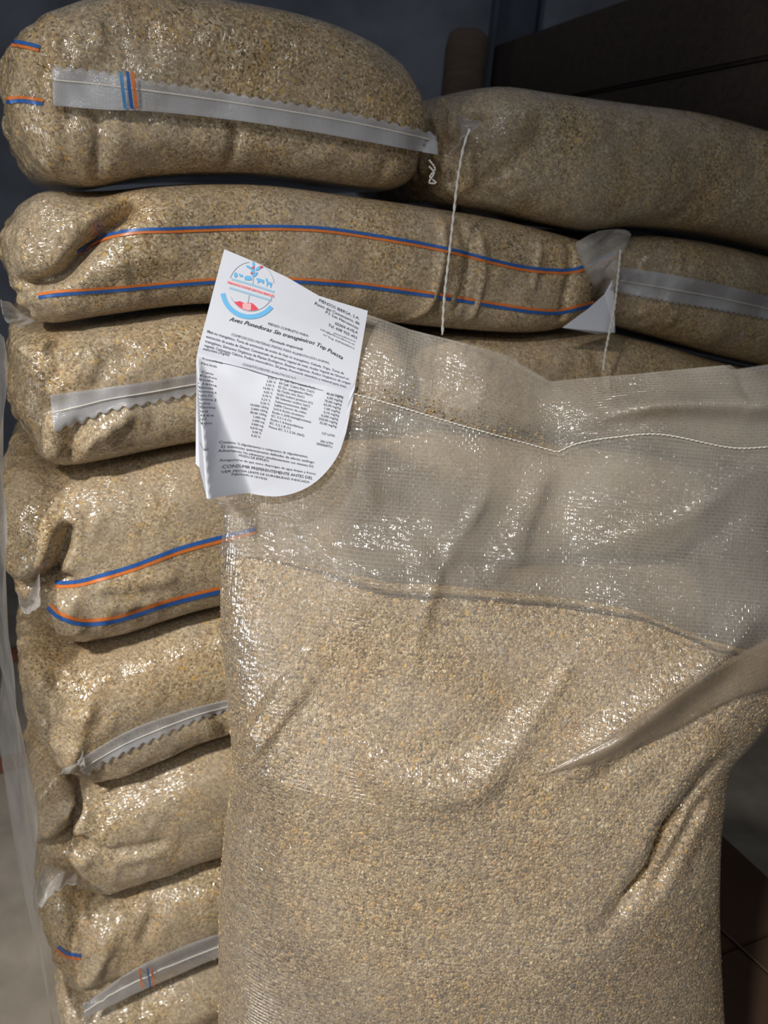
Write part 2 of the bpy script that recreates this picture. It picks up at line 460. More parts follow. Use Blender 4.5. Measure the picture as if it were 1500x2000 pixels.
def lying_sack(key, label, left, right, top, bot, depth, mat, creases=(), lump=0.006, seed=1, d0=0.0, nv=3.3, npf=9.0, N=460, Mv=84):
    tp = np.array([st(*q) for q in interp_poly(top, 60)])
    bp = np.array([[-1.0, bot], [1.5, bot]]) if isinstance(bot, float) else np.array([st(*q) for q in interp_poly(bot, 60)])
    tp = tp[np.argsort(tp[:, 0])]
    bp = bp[np.argsort(bp[:, 0])]
    sL, sR = st(*left)[0], st(*right)[0]
    sc, hs = (sL + sR) / 2, (sR - sL) / 2
    x, y, L = superellipse(npf, N, hs, depth / 2)
    # dense sampling on the front half (y < 0) and its corners, sparse behind
    Lmid = L / L[-1]
    wgt = np.where(np.interp(Lmid, Lmid, y) < 0.2, 1.0, 0.22)
    cw = np.concatenate([[0], np.cumsum(wgt[1:] * np.diff(Lmid))])
    pos = np.interp(np.linspace(0, cw[-1], N, endpoint=False), cw, Lmid)
    X, Y, U = np.interp(pos, Lmid, x), np.interp(pos, Lmid, y), pos * L[-1]
    ph = np.linspace(-math.pi / 2, math.pi / 2, 2001)
    pr, phh = np.abs(np.cos(ph)) ** (2 / nv), np.sign(np.sin(ph)) * np.abs(np.sin(ph)) ** (2 / nv)
    PL = np.concatenate([[0], np.cumsum(np.hypot(np.diff(pr * 0.35), np.diff(phh * 0.12)))])
    # keep rows for the outer rim; the flat top and bottom need few
    PW = np.where(pr > 0.55, 1.0, 0.18)
    PC = np.concatenate([[0], np.cumsum(PW[1:] * np.diff(PL))])
    pp = np.interp(np.linspace(0, PC[-1], Mv + 2)[1:-1], PC, np.arange(2001))
    R_, H_ = np.interp(pp, np.arange(2001), pr), np.interp(pp, np.arange(2001), phh)
    Vv = np.interp(pp, np.arange(2001), PL)
    # flat zones shrink by real depth, so the rim keeps its radius
    zmean = 0.5 * (np.mean(tp[:, 1]) - np.mean(bp[:, 1]))
    rim_s, rim_d = min(1.0, 0.95 * zmean / hs), min(1.0, 1.1 * zmean / (depth / 2))
    a = X[None, :] * (1 - (1 - R_[:, None]) * rim_s)
    b = Y[None, :] * (1 - (1 - R_[:, None]) * rim_d)
    low = R_ < 0.5
    a = np.where(low[:, None], X[None, :] * (R_[:, None] / 0.5) * (1 - 0.5 * rim_s), a)
    b = np.where(low[:, None], Y[None, :] * (R_[:, None] / 0.5) * (1 - 0.5 * rim_d), b)
    s = sc + hs * a
    d = d0 + depth / 2 * (1 + b)
    zt, zb = np.interp(s, tp[:, 0], tp[:, 1]), np.interp(s, bp[:, 0], bp[:, 1])
    zt, zb = zt - 0.003, zb + 0.0015
    z = (zt + zb) / 2 + (zt - zb) / 2 * H_[:, None]
    P = (O_S + s[..., None] * E_S + d[..., None] * E_D + z[..., None] * np.array([0, 0, 1.0]))
    # normals from the grid
    du = np.roll(P, -1, 1) - np.roll(P, 1, 1)
    dv = np.gradient(P, axis=0)
    nrm = np.cross(du, dv)
    nrm /= np.linalg.norm(nrm, axis=2)[..., None] + 1e-12
    ctr = stack_pt(sc, d0 + depth / 2, float(np.mean(z)))
    if np.sum((P - ctr) * nrm) < 0:
        nrm = -nrm
    flatP = P.reshape(-1, 3)
    disp = waves(flatP, seed, 0.16) * lump + waves(flatP, seed + 50, 0.055) * lump * 0.35 + np.maximum(waves(flatP * np.array([1, 1, 0.6]), seed + 77, 0.03, 12), -0.05) * 0.011 * np.exp(-((s.ravel() - sL) / 0.16) ** 2)
    front = np.clip((0.35 - b.ravel()) / 0.3, 0, 1)
    SZ = np.stack([s.ravel(), z.ravel()], 1)
    for pts, width, amt in creases:
        poly = np.array([st(q[0], q[1], 0.0) for q in interp_poly(pts, 14)])
        r, at_ = seg_dist(SZ, poly)
        r = r / width
        disp += amt * np.exp(-r * r) * front
    # keep the hidden contact faces flat
    rimw = np.clip(R_ / 0.75, 0, 1)[:, None] ** 2 * np.ones_like(a)
    move = nrm.reshape(-1, 3) * (disp * rimw.ravel())[:, None]
    move[:, 2] *= np.clip(1.15 - np.abs(np.broadcast_to(H_[:, None], a.shape).ravel()) ** 2 * 1.25, 0, 1)
    flatP = flatP + move
    V = np.concatenate([flatP, [stack_pt(sc, d0 + depth / 2, np.interp(sc, bp[:, 0], bp[:, 1]))],
                        [stack_pt(sc, d0 + depth / 2, np.interp(sc, tp[:, 0], tp[:, 1]))]])
    Fc = grid_faces(Mv, N, wrap=True)
    nb_, nt_ = Mv * N, Mv * N + 1
    for j in range(N):
        Fc.append((nb_, (j + 1) % N, j))
        Fc.append((nt_, (Mv - 1) * N + j, (Mv - 1) * N + (j + 1) % N))
    uv = np.stack([np.broadcast_to(U[None, :], a.shape).ravel(), np.broadcast_to(Vv[:, None], a.shape).ravel()], 1)
    uv = np.concatenate([uv, [[0, 0], [0, 0]]])
    base = stack_pt(sc, d0 + depth / 2, float(np.min(V[:, 2])))
    rt = root('feed_sack', base, label, 'sack', 'stacked sacks of feed')
    body = mesh_obj('sack_body', V, Fc, M[mat], rt, uv=uv)
    bvh = BVHTree.FromPolygons(V.tolist(), Fc)
    SACKS[key] = dict(root=rt, body=body, bvh=bvh, d0=d0)
    return rt


def hit(key, px, py, lift=0.0):
    r = ray(px, py)
    h = SACKS[key]['bvh'].ray_cast(Vector(CAM), Vector(r))
    if h[0] is not None:
        n = np.array(h[1])
        if np.dot(n, r) > 0:
            n = -n
        return np.array(h[0]) + n * lift, n
    p = on_plane(px, py, O_S + E_D * (SACKS[key]['d0'] + 0.02), E_D)
    return p - E_D * lift, -E_D


def smooth_rows(A, k=3):
    for _ in range(k):
        B = A.copy()
        B[1:-1] = (A[:-2] + 2 * A[1:-1] + A[2:]) / 4
        A = B
    return A


def stripe(key, px_pts, width, mat, name, off=0.0, parent=None, n=70, lift=0.0012):
    """a coloured tape woven into the film, lying on the sack's face"""
    P2 = interp_poly(px_pts, n)
    t = np.gradient(P2, axis=0)
    t /= np.linalg.norm(t, axis=1)[:, None]
    nn = np.stack([-t[:, 1], t[:, 0]], 1)
    rows = []
    for k in (-0.5, 0.0, 0.5):
        q = P2 + nn * (off + k * width)
        rows.append(np.array([hit(key, x, y, lift)[0] for x, y in q]))
    V = np.stack(rows, 1).reshape(-1, 3)
    return mesh_obj(name, V, grid_faces(n, 3), M[mat], parent or SACKS[key]['root'])


def two_stripes(key, pts, blue_up=True, w=6.0):
    stripe(key, pts, w, 'blue', 'blue_stripe', -w * 0.5 if blue_up else w * 0.5)
    stripe(key, pts, w * 0.85, 'orange', 'orange_stripe', w * 0.5 if blue_up else -w * 0.5)


def hem(key, upper, lower, teeth='upper', n=160, rows=9, tooth=7.0, arch=0.006, pitch=23.0, lift=0.004, fold=0.38):
    U2, L2 = interp_poly(upper, n), interp_poly(lower, n)
    arc = np.concatenate([[0], np.cumsum(np.linalg.norm(np.diff(U2, axis=0), axis=1))])
    saw = tooth * (0.5 + 0.5 * np.cos(2 * math.pi * arc / pitch))
    G = np.zeros((rows, n, 3))
    for i in range(rows):
        t = i / (rows - 1)
        q = U2 * (1 - t) + L2 * t
        if teeth != 'none':
            q[:, 1] += saw * (max(0, 1 - t / 0.25) if teeth == 'upper' else -max(0, 1 - (1 - t) / 0.25))
        for j in range(n):
            G[i, j] = hit(key, q[j, 0], q[j, 1])[0]
    dep = (G - O_S) @ E_D
    dsm = smooth_rows(dep.T.copy(), 8).T
    dsm = smooth_rows(dsm, 2)
    G = G + (dsm - dep)[..., None] * E_D
    for i in range(rows):
        t = i / (rows - 1)
        G[i] -= E_D * (lift + arch * (t if teeth == 'upper' else 1 - t) ** 1.5)
    uvx = np.broadcast_to(arc[None, :] / 1500, (rows, n))
    uvy = np.broadcast_to(np.linspace(0, 0.05, rows)[:, None], (rows, n))
    uv = np.stack([uvx.ravel(), uvy.ravel()], 1)
    o = mesh_obj('bottom_hem', G.reshape(-1, 3), grid_faces(rows, n), M['film_hem'], SACKS[key]['root'], uv=uv)
    md = o.modifiers.new('thickness', 'SOLIDIFY')
    md.thickness = 0.0009
    md.offset = 0
    # the stitched fold line of the hem and the turned-in layer over it
    f = fold * (rows - 1)
    k0 = int(round(f))
    D2 = (G[k0:] if teeth != 'lower' else G[:k0 + 1]) - E_D * 0.0016
    o2 = mesh_obj('hem_fold', D2.reshape(-1, 3), grid_faces(len(D2), n), M['film_hem'], o, uv=uv[:len(D2) * n])
    i0 = int(f)
    line = G[i0] * (1 - (f - i0)) + G[i0 + 1] * (f - i0) - E_D * 0.0012
    tube('hem_stitching', line[::4], 0.0011, M['thin_thread'], o, seg=5)
    return o, G


def ear(key, inner, outer, d_in=-0.005, d_out=-0.03, n=26, rows=9, crumple=0.007, seed=3, mat='film_ear', name='film_ear'):
    I = np.array([hit(key, x, y, 0.002)[0] for x, y in interp_poly(inner, n)])
    Oq = np.array([on_plane(x, y, O_S + E_D * (SACKS[key]['d0'] + d_out), E_D) for x, y in interp_poly(outer, n)])
    G = np.array([I * (1 - t) + Oq * t for t in np.linspace(0, 1, rows)])
    g = np.random.default_rng(seed)
    fl = G.reshape(-1, 3)
    tt = np.repeat(np.linspace(0, 1, rows), n)
    ku = np.tile(np.linspace(0, 1, n), rows)
    w = waves(np.stack([ku, tt * 0.3, tt * 0], 1), seed, 0.22) * crumple * 2 + waves(np.stack([ku, tt, tt * 0], 1), seed + 9, 0.12) * crumple * 0.5
    fl = fl - E_D * (w * np.sin(tt * math.pi * 0.6))[:, None] - E_D * 0.003
    uv = np.stack([ku * 0.1, tt * 0.1], 1)
    o = mesh_obj(name, fl, grid_faces(rows, n), M[mat], SACKS[key]['root'], uv=uv)
    md = o.modifiers.new('thickness', 'SOLIDIFY')
    md.thickness = 0.0006
    return o


def thread(key, pts, r=0.0017, name='hanging_thread', twist=0.7, n=90, mat='thread'):
    p = np.array([on_plane(x, y, O_S + E_D * (SACKS[key]['d0'] + d), E_D) for x, y, d in pts])
    return tube(name, p, r, M[mat], SACKS[key]['root'], seg=8, twist=twist, n=n)


V_ = lambda w, a: (w, a)
bA = [(8, 300), (60, 350), (100, 360), (180, 374), (300, 352), (500, 346), (700, 370), (830, 388), (870, 392)]
lying_sack('A', 'topmost sack of the stack, its white zigzag hem facing out', (8, 260), (852, 260),
           [(0, 20), (60, 0), (150, -20), (250, -40), (450, -22), (650, 25), (800, 100), (850, 150)], bA, 0.78, 'sack_cross',
           creases=[([(70, 30), (85, 90), (100, 130)], 0.007, -0.007), ([(104, 130), (103, 240), (102, 340)], 0.010, 0.006),
                    ([(193, 240), (195, 300), (193, 350)], 0.008, -0.006), ([(465, 255), (462, 300), (450, 345)], 0.007, -0.006),
                    ([(110, 212), (250, 222), (450, 238), (700, 280), (840, 305)], 0.020, -0.007),
                    ([(765, 330), (755, 365)], 0.008, -0.004), ([(290, 60), (250, 110), (210, 130)], 0.02, -0.004)], seed=11)
bB = [(-5, 600), (40, 636), (100, 646), (200, 627), (400, 602), (600, 615), (800, 641), (1000, 657), (1100, 650), (1180, 625), (1210, 600)]
tB = [(-5, 430), (20, 405), (60, 372), (100, 362), (180, 377), (300, 356), (500, 351), (700, 375), (880, 402), (1000, 424), (1140, 460), (1210, 478)]
lying_sack('B', 'long second-layer sack with two striped lines and a white paper tag', (-2, 510), (1206, 540), tB, bB, 0.5, 'sack_long',
           creases=[([(250, 400), (200, 452), (165, 492), (110, 545), (30, 562)], 0.0075, -0.030), ([(240, 405), (190, 450), (140, 500), (90, 535), (30, 550)], 0.022, -0.010), ([(200, 420), (160, 455), (120, 500), (60, 530)], 0.016, 0.010), ([(240, 470), (330, 440)], 0.02, 0.006), ([(25, 590), (45, 615), (40, 640)], 0.008, -0.012),
                    ([(155, 545), (230, 520), (330, 500)], 0.016, 0.007), ([(60, 590), (70, 610), (100, 640)], 0.010, -0.010),
                    ([(870, 440), (860, 520), (840, 600), (800, 640)], 0.007, 0.006), ([(905, 440), (915, 520), (900, 600)], 0.007, -0.006),
                    ([(940, 470), (945, 540), (930, 620)], 0.006, 0.005), ([(1125, 480), (1115, 540), (1105, 620)], 0.008, -0.008),
                    ([(1150, 520), (1170, 560)], 0.007, 0.006), ([(1060, 480), (1045, 560)], 0.006, 0.004),
                    ([(1200, 530), (1195, 620)], 0.03, -0.02)], seed=21, lump=0.007)
lying_sack('C', 'plain top-right sack with a twisted film corner and a long white thread', (876, 300), (2100, 420),
           [(846, 185), (900, 165), (1000, 152), (1100, 168), (1250, 190), (1400, 212), (1560, 258), (1800, 330), (2100, 430)],
           [(846, 395), (900, 402), (1000, 421), (1150, 456), (1250, 447), (1400, 462), (1560, 500), (1800, 560), (2100, 640)], 0.5, 'sack_long',
           creases=[([(960, 235), (930, 262), (915, 300), (920, 350)], 0.012, -0.014), ([(945, 250), (935, 310), (940, 360)], 0.008, 0.008),
                    ([(1060, 270), (1000, 330), (950, 380)], 0.016, -0.006), ([(870, 200), (878, 260)], 0.016, -0.018)], seed=31, lump=0.008)
lying_sack('D', 'second-layer sack at the right with a milky hem strip, under the plain sack', (1214, 560), (2050, 700),
           [(1197, 462), (1260, 450), (1400, 466), (1560, 504), (1800, 566), (2050, 630)],
           [(1197, 640), (1300, 667), (1420, 702), (1560, 735), (1800, 790), (2050, 850)], 0.7, 'sack_cross', seed=41,
           creases=[([(1200, 540), (1350, 580), (1500, 605), (1700, 650)], 0.022, -0.005)], lump=0.007)
bE = [(10, 880), (60, 910), (110, 930), (200, 913), (380, 876), (600, 850), (800, 842), (860, 846)]
lying_sack('E', 'third-layer sack with a torn-edged hem flap, left of the white label', (16, 780), (812, 760),
           [(10, 636), (40, 640), (100, 648), (200, 629), (400, 604), (600, 617), (800, 643), (860, 650)], bE, 0.78, 'sack_cross',
           creases=[([(60, 660), (80, 720), (100, 745)], 0.010, -0.006), ([(105, 660), (120, 690), (112, 740)], 0.010, -0.007),
                    ([(240, 700), (200, 730), (190, 750)], 0.014, -0.008), ([(102, 830), (100, 900)], 0.012, 0.008),
                    ([(150, 840), (145, 890)], 0.012, -0.014), ([(250, 810), (190, 850), (160, 880)], 0.012, 0.008),
                    ([(110, 800), (250, 775), (380, 760)], 0.02, -0.006), ([(50, 880), (85, 840), (103, 800)], 0.012, -0.005)], seed=51)
lying_sack('F', 'dim third-layer sack seen above the mouth of the standing sack', (830, 760), (1780, 880),
           [(818, 646), (1000, 659), (1100, 652), (1200, 650), (1300, 669), (1420, 704), (1560, 737), (1780, 790)],
           [(818, 845), (1000, 850), (1200, 870), (1400, 905), (1780, 990)], 0.5, 'sack_long', seed=61,
           creases=[([(1170, 700), (1180, 740)], 0.01, -0.006)])
bG = [(40, 1270), (100, 1285), (155, 1292), (250, 1265), (430, 1207), (800, 1130), (1100, 1100), (1400, 1105)]
lying_sack('G', 'fourth-layer sack with blue and orange stripes and a gathered left corner', (18, 1090), (1390, 1000),
           [(10, 884), (60, 913), (110, 933), (200, 916), (380, 879), (600, 853), (800, 845), (1000, 854), (1200, 874), (1400, 908)], bG, 0.5, 'sack_long',
           creases=[([(132, 1045), (118, 1090), (95, 1135), (55, 1168)], 0.0080, -0.034), ([(90, 1152), (128, 1148)], 0.013, -0.030), ([(110, 1050), (95, 1095), (65, 1135)], 0.012, 0.010),
                    ([(60, 1060), (50, 1110)], 0.04, 0.014), ([(90, 1190), (80, 1240), (110, 1270)], 0.014, -0.012),
                    ([(200, 1150), (330, 1130)], 0.012, 0.006), ([(200, 1185), (300, 1180)], 0.010, 0.005),
                    ([(130, 1200), (140, 1250)], 0.02, 0.01)], seed=71, lump=0.007)
bH = [(60, 1470), (110, 1500), (180, 1552), (300, 1510), (440, 1457), (800, 1370), (900, 1350)]
lying_sack('H', 'fifth-layer sack with a scalloped hem flap, left of the standing sack', (32, 1340), (800, 1220),
           [(20, 1265), (100, 1288), (155, 1295), (250, 1268), (430, 1210), (800, 1133), (900, 1115)], bH, 0.78, 'sack_cross',
           creases=[([(165, 1400), (150, 1450), (138, 1500)], 0.012, 0.008), ([(190, 1340), (170, 1400)], 0.01, 0.005),
                    ([(110, 1340), (130, 1390)], 0.012, -0.008), ([(170, 1480), (300, 1420), (440, 1375)], 0.018, -0.006),
                    ([(190, 1510), (200, 1535)], 0.016, -0.010), ([(60, 1400), (140, 1450)], 0.014, -0.006),
                    ([(425, 1400), (445, 1440)], 0.012, -0.010)], seed=81)
lying_sack('P', 'fifth-layer sack hidden behind the clear mouth of the standing sack', (816, 1240), (1385, 1230),
           [(806, 1133), (1000, 1112), (1100, 1104), (1385, 1108)], [(806, 1372), (1000, 1350), (1385, 1345)], 0.78, 'sack_cross', seed=86)
bI = [(70, 1735), (120, 1750), (190, 1774), (300, 1738), (430, 1692), (800, 1600), (1100, 1540), (1380, 1510)]
lying_sack('I', 'sixth-layer sack with an open gathered corner and no stripes', (70, 1620), (1340, 1440),
           [(70, 1490), (110, 1503), (180, 1555), (300, 1513), (440, 1460), (800, 1373), (1000, 1353), (1340, 1348)], bI, 0.5, 'sack_long',
           creases=[([(162, 1595), (138, 1635), (100, 1695)], 0.0080, -0.032), ([(118, 1670), (158, 1668)], 0.013, -0.030), ([(140, 1600), (115, 1640), (85, 1690)], 0.012, 0.010),
                    ([(150, 1668), (220, 1672), (310, 1655)], 0.010, -0.010), ([(250, 1680), (310, 1668)], 0.010, 0.006),
                    ([(90, 1580), (90, 1640)], 0.035, 0.012), ([(130, 1720), (140, 1750)], 0.014, -0.012)], seed=91, lump=0.006)
bJ = [(110, 1950), (165, 1982), (300, 1930), (425, 1882), (800, 1790), (1150, 1720)]
lying_sack('J', 'seventh-layer sack with hem crossed by a blue and orange stripe', (78, 1850), (1120, 1640),
           [(70, 1738), (120, 1753), (190, 1777), (300, 1741), (430, 1695), (800, 1603), (1120, 1540)], bJ, 0.78, 'sack_cross',
           creases=[([(250, 1800), (220, 1850), (180, 1930)], 0.012, 0.008), ([(310, 1790), (280, 1840)], 0.014, -0.010),
                    ([(200, 1800), (200, 1870), (180, 1920)], 0.010, 0.006), ([(180, 1960), (300, 1905), (425, 1850)], 0.016, -0.008),
                    ([(150, 1820), (160, 1860)], 0.012, -0.007)], seed=101)
lying_sack('K', 'lowest sack in view, at the bottom left under the striped hem', (120, 2080), (1300, 1850),
           [(110, 1953), (165, 1985), (300, 1933), (425, 1885), (800, 1793), (1150, 1723), (1300, 1700)],
           0.125, 0.5, 'sack_long', seed=111,
           creases=[([(270, 1940), (280, 1990)], 0.014, -0.012), ([(370, 1990), (430, 1960)], 0.03, 0.01)])

# woven stripes
two_stripes('B', [(152, 494), (200, 467), (260, 453), (350, 449), (500, 445), (620, 448), (740, 464), (880, 490), (1000, 520), (1080, 530), (1125, 528), (1165, 513), (1200, 497)], True, 5.8)
two_stripes('B', [(74, 578), (140, 570), (250, 562), (400, 549), (540, 546), (700, 556), (880, 581), (1000, 601), (1080, 609), (1130, 600), (1160, 592)], False, 5.8)
two_stripes('G', [(108, 1142), (150, 1140), (250, 1112), (350, 1075), (434, 1052), (500, 1036)], True, 7.5)
two_stripes('G', [(97, 1183), (115, 1200), (150, 1213), (190, 1214), (240, 1205), (330, 1176), (434, 1150), (500, 1134)], False, 7.5)
two_stripes('A', [(24, 86), (50, 89), (78, 97)], True, 7.0)
two_stripes('A', [(13, 196), (50, 194), (84, 200)], False, 7.0)
two_stripes('J', [(112, 1850), (130, 1864), (158, 1869)], True, 6.5)

# stitched hems
hA, gA = hem('A', [(101, 127), (200, 138), (300, 156), (500, 188), (700, 223), (850, 260)],
             [(104, 208), (200, 216), (300, 220), (450, 236), (600, 258), (750, 285), (848, 303)], 'upper')
for dx, mt, nm in ((233, 'lightblue', 'light_blue_stripe'), (246, 'blue', 'blue_stripe'), (255, 'orange', 'orange_stripe')):
    w = [np.array(hit('A', dx + t * 9, 143 + t * 72)[0]) - E_D * 0.0145 for t in np.linspace(0, 1, 8)]
    V = []
    for p in w:
        V += [p - E_S * 0.0018, p + E_S * 0.0018]
    mesh_obj(nm, V, grid_faces(8, 2), M[mt], hA)
hem('D', [(1203, 520), (1300, 535), (1400, 555), (1500, 580), (1640, 615)], [(1203, 574), (1300, 592), (1400, 608), (1500, 628), (1640, 662)], 'lower', pitch=11, tooth=5, fold=0.5)
hem('E', [(98, 768), (200, 755), (300, 741), (390, 726), (520, 712)], [(104, 846), (160, 826), (210, 806), (270, 794), (390, 772), (520, 758)], 'lower', pitch=24, tooth=8, fold=0.45)
hem('H', [(150, 1478), (250, 1420), (350, 1384), (442, 1360), (560, 1335)], [(165, 1516), (230, 1478), (300, 1446), (380, 1410), (442, 1390), (560, 1362)], 'lower', pitch=22, tooth=9, fold=0.5)
hJ, gJ = hem('J', [(160, 1955), (250, 1890), (340, 1846), (430, 1814), (560, 1780)], [(168, 1982), (260, 1937), (340, 1902), (430, 1864), (560, 1826)], 'none', fold=0.5)
for dx, mt, nm in ((270, 'orange', 'orange_stripe'), (286, 'blue', 'blue_stripe'), (293, 'orange', 'orange_stripe')):
    w = [np.array(hit('J', dx + t * 6, 1878 + t * 38)[0]) - E_D * 0.0125 for t in np.linspace(0, 1, 8)]
    V = []
    for p in w:
        V += [p - E_S * 0.0014, p + E_S * 0.0014]
    mesh_obj(nm, V, grid_faces(8, 2), M[mt], hJ)

# twisted film corners and hanging threads
ear('C', [(890, 222), (894, 255), (898, 292)], [(905, 236), (935, 240), (905, 268), (874, 303)], d_out=-0.035, seed=4)
ear('B', [(1118, 478), (1135, 520), (1165, 575)], [(1160, 452), (1222, 450), (1226, 482), (1206, 512), (1197, 560)], d_out=-0.03, seed=5)
ear('G', [(75, 1115), (60, 1150), (55, 1180)], [(80, 1180), (55, 1195), (40, 1185), (36, 1150)], d_out=-0.025, seed=6)
ear('I', [(150, 1700), (110, 1690), (85, 1680)], [(150, 1725), (110, 1735), (78, 1765), (70, 1740)], d_out=-0.025, seed=7)
ear('B', [(20, 590), (40, 610), (70, 625)], [(0, 585), (10, 625), (40, 640)], d_out=-0.01, seed=8)
ear('H', [(160, 1460), (150, 1490), (140, 1505)], [(165, 1490), (135, 1500), (112, 1508)], d_out=-0.015, seed=9)
thread('C', [(918, 252, -0.037), (905, 290, -0.036), (893, 360, -0.034), (885, 430, -0.033), (876, 510, -0.032), (868, 580, -0.031), (864, 654, -0.031)])
thread('B', [(1212, 487, -0.034), (1207, 540, -0.036), (1200, 600, -0.036), (1190, 650, -0.036), (1182, 690, -0.034), (1178, 724, -0.034)])
thread('A', [(838, 312, -0.012), (850, 330, -0.016), (840, 345, -0.012), (852, 357, -0.016), (838, 356, -0.013), (848, 338, -0.016), (838, 325, -0.013)], 0.0011, 'thread_loop')

# paper tag at the end of the striped sack
tp_ = [(1198, 542), (1201, 650), (1165, 652), (1098, 640), (1128, 618), (1150, 602), (1180, 575)]
q = [on_plane(x, y, O_S + E_D * (-0.022 if i < 2 else -0.014), E_D) for i, (x, y) in enumerate(tp_)]
o = mesh_obj('paper_tag', q, [tuple(range(7))], M['paper'], SACKS['B']['root'], smooth=False)
o['label'] = 'white paper tag'
md = o.modifiers.new('thickness', 'SOLIDIFY')
md.thickness = 0.0006

# ------------------------------------------------------------------ pallet under the stack
zK = min(v[2] for v in [SACKS['K']['root'].location])
sl, sr = st(120, 2080)[0], st(1300, 1850)[0]
pc = stack_pt((sl + sr) / 2, 0.36, 0.0)
pz = 0.118
pal = root('wooden_pallet', pc, 'wooden pallet under the stack of feed sacks', 'pallet')
AX = (E_S, E_D, np.array([0, 0, 1.0]))
for k in range(6):
    box('deck_board', pc + E_D * (-0.33 + k * 0.132) + np.array([0, 0, pz - 0.01]), (sr - sl, 0.1, 0.02), M['pallet'], pal, AX, 0.002)
for k in (-1, 0, 1):
    box('stringer', pc + E_S * k * (sr - sl) * 0.46 + np.array([0, 0, (pz - 0.02) / 2]), (0.09, 0.74, pz - 0.02), M['pallet'], pal, AX, 0.003)

# ------------------------------------------------------------------ stretch film down the left side
edge = interp_poly([(8, 660), (6, 900), (10, 1100), (22, 1320), (46, 1450), (66, 1560), (68, 1720), (78, 1860), (108, 2010)], 60)
G = []
NCW = 18
for i in range(60):
    p0 = on_plane(edge[i][0], edge[i][1], O_S - E_D * 0.02, E_D)
    for t in np.linspace(1, 0, 7)[:-1]:
        G.append(p0 + E_S * 0.004 * math.sin(i * 0.5) * t - E_D * 0.008 * t)
    for t in np.linspace(0, 1, NCW - 6):
        G.append(p0 + E_D * 0.34 * t - E_S * (0.05 * t + 0.008 * math.sin(i * 0.35 + 5 * t) * t))
uv = np.stack([np.tile(np.linspace(0, .45, NCW), 60), np.repeat(np.linspace(0, 1, 60), NCW)], 1)
o = mesh_obj('stretch_film', G, grid_faces(60, NCW), M['wrap'], uv=uv, origin=G[-1])
tag(o, 'clear stretch film hanging down the left side of the stack', 'film')
md = o.modifiers.new('thickness', 'SOLIDIFY')
md.thickness = 0.0004

# ------------------------------------------------------------------ the standing sack in front
KEY = [  # pixel y, left x, right x of its outline from the seam downwards
    (700, 386, None), (800, 384, None), (900, 388, None), (960, 398, None), (1000, 434, None), (1100, 431, None), (1250, 432, None),
    (1400, 448, None), (1500, 455, None), (1600, 442, None), (1750, 430, None), (2000, 428, None), (2150, 430, None)]
LFT = [bt(x, y) for y, x, _ in KEY]
RGT = [bt(x, y) for x, y in [(1600, 868), (1625, 1000), (1620, 1150), (1590, 1270), (1530, 1370), (1470, 1440), (1424, 1490), (1412, 1560), (1404, 1620), (1400, 1750), (1404, 1880), (1410, 2000), (1414, 2150)]]
T_BASE = 0.03


def outline(pts, v, extra):
    p = interp_poly(pts, 300)
    p = np.concatenate([p, [extra]])
    L = np.concatenate([[0], np.cumsum(np.linalg.norm(np.diff(p, axis=0), axis=1))])
    L /= L[-1]
    return np.stack([np.interp(v, L, p[:, 0]), np.interp(v, L, p[:, 1])], -1)


NU, NUB, NV = 300, 60, 330
seam_px = np.concatenate([interp_poly([(386, 700), (480, 726), (690, 768), (900, 830), (1095, 886)], 240),
                          interp_poly([(1095, 886), (1135, 868), (1200, 855), (1290, 848), (1420, 873), (1500, 872), (1600, 868)], 200)[1:]])
seam_st = np.array([bt(*q) for q in seam_px])
vs = np.linspace(0, 1, NV)
Lc = outline(LFT, vs, (LFT[-1][0] + 0.01, T_BASE))
Rc = outline(RGT, vs, (RGT[-1][0] - 0.01, T_BASE))


def bag_st(u, iv):                       # (s, t) of the sack's face: u across, iv row index array
    l = np.stack([np.interp(iv, np.arange(NV), Lc[:, k]) for k in (0, 1)], -1)
    r = np.stack([np.interp(iv, np.arange(NV), Rc[:, k]) for k in (0, 1)], -1)
    v = np.interp(iv, np.arange(NV), vs)
    p = l + (r - l) * u[..., None]
    sl_, sr_ = Lc[0], Rc[0]
    sx = sl_[0] + (sr_[0] - sl_[0]) * u
    straight = sl_[1] + (sr_[1] - sl_[1]) * u
    sag = np.interp(sx, seam_st[:, 0], seam_st[:, 1]) - straight
    p[..., 1] += sag * np.exp(-(v / 0.14) ** 1.3)
    return p


level_px = [(386, 1100), (520, 1112), (640, 1138), (760, 1172), (870, 1176), (1000, 1192), (1270, 1228), (1430, 1290), (1620, 1335)]


def thick(v):
    return np.interp(v, [0, 0.06, 0.18, 0.30, 0.45, 0.7, 0.9, 1.0], [0.003, 0.010, 0.028, 0.062, 0.098, 0.118, 0.122, 0.115])


def half_depth(u, v):
    return thick(v) * np.clip(1 - np.abs(2 * u - 1) ** 2.6, 0, 1) ** 0.55 + 0.0006


def middle_depth(u, v):                  # the empty mouth folds back along a vertical crease
    crease = np.exp(-((u - 0.583) / 0.10) ** 2)
    return (0.020 * crease - 0.010 * np.exp(-((u - 0.25) / 0.2) ** 2)) * np.exp(-(v / 0.25) ** 2)


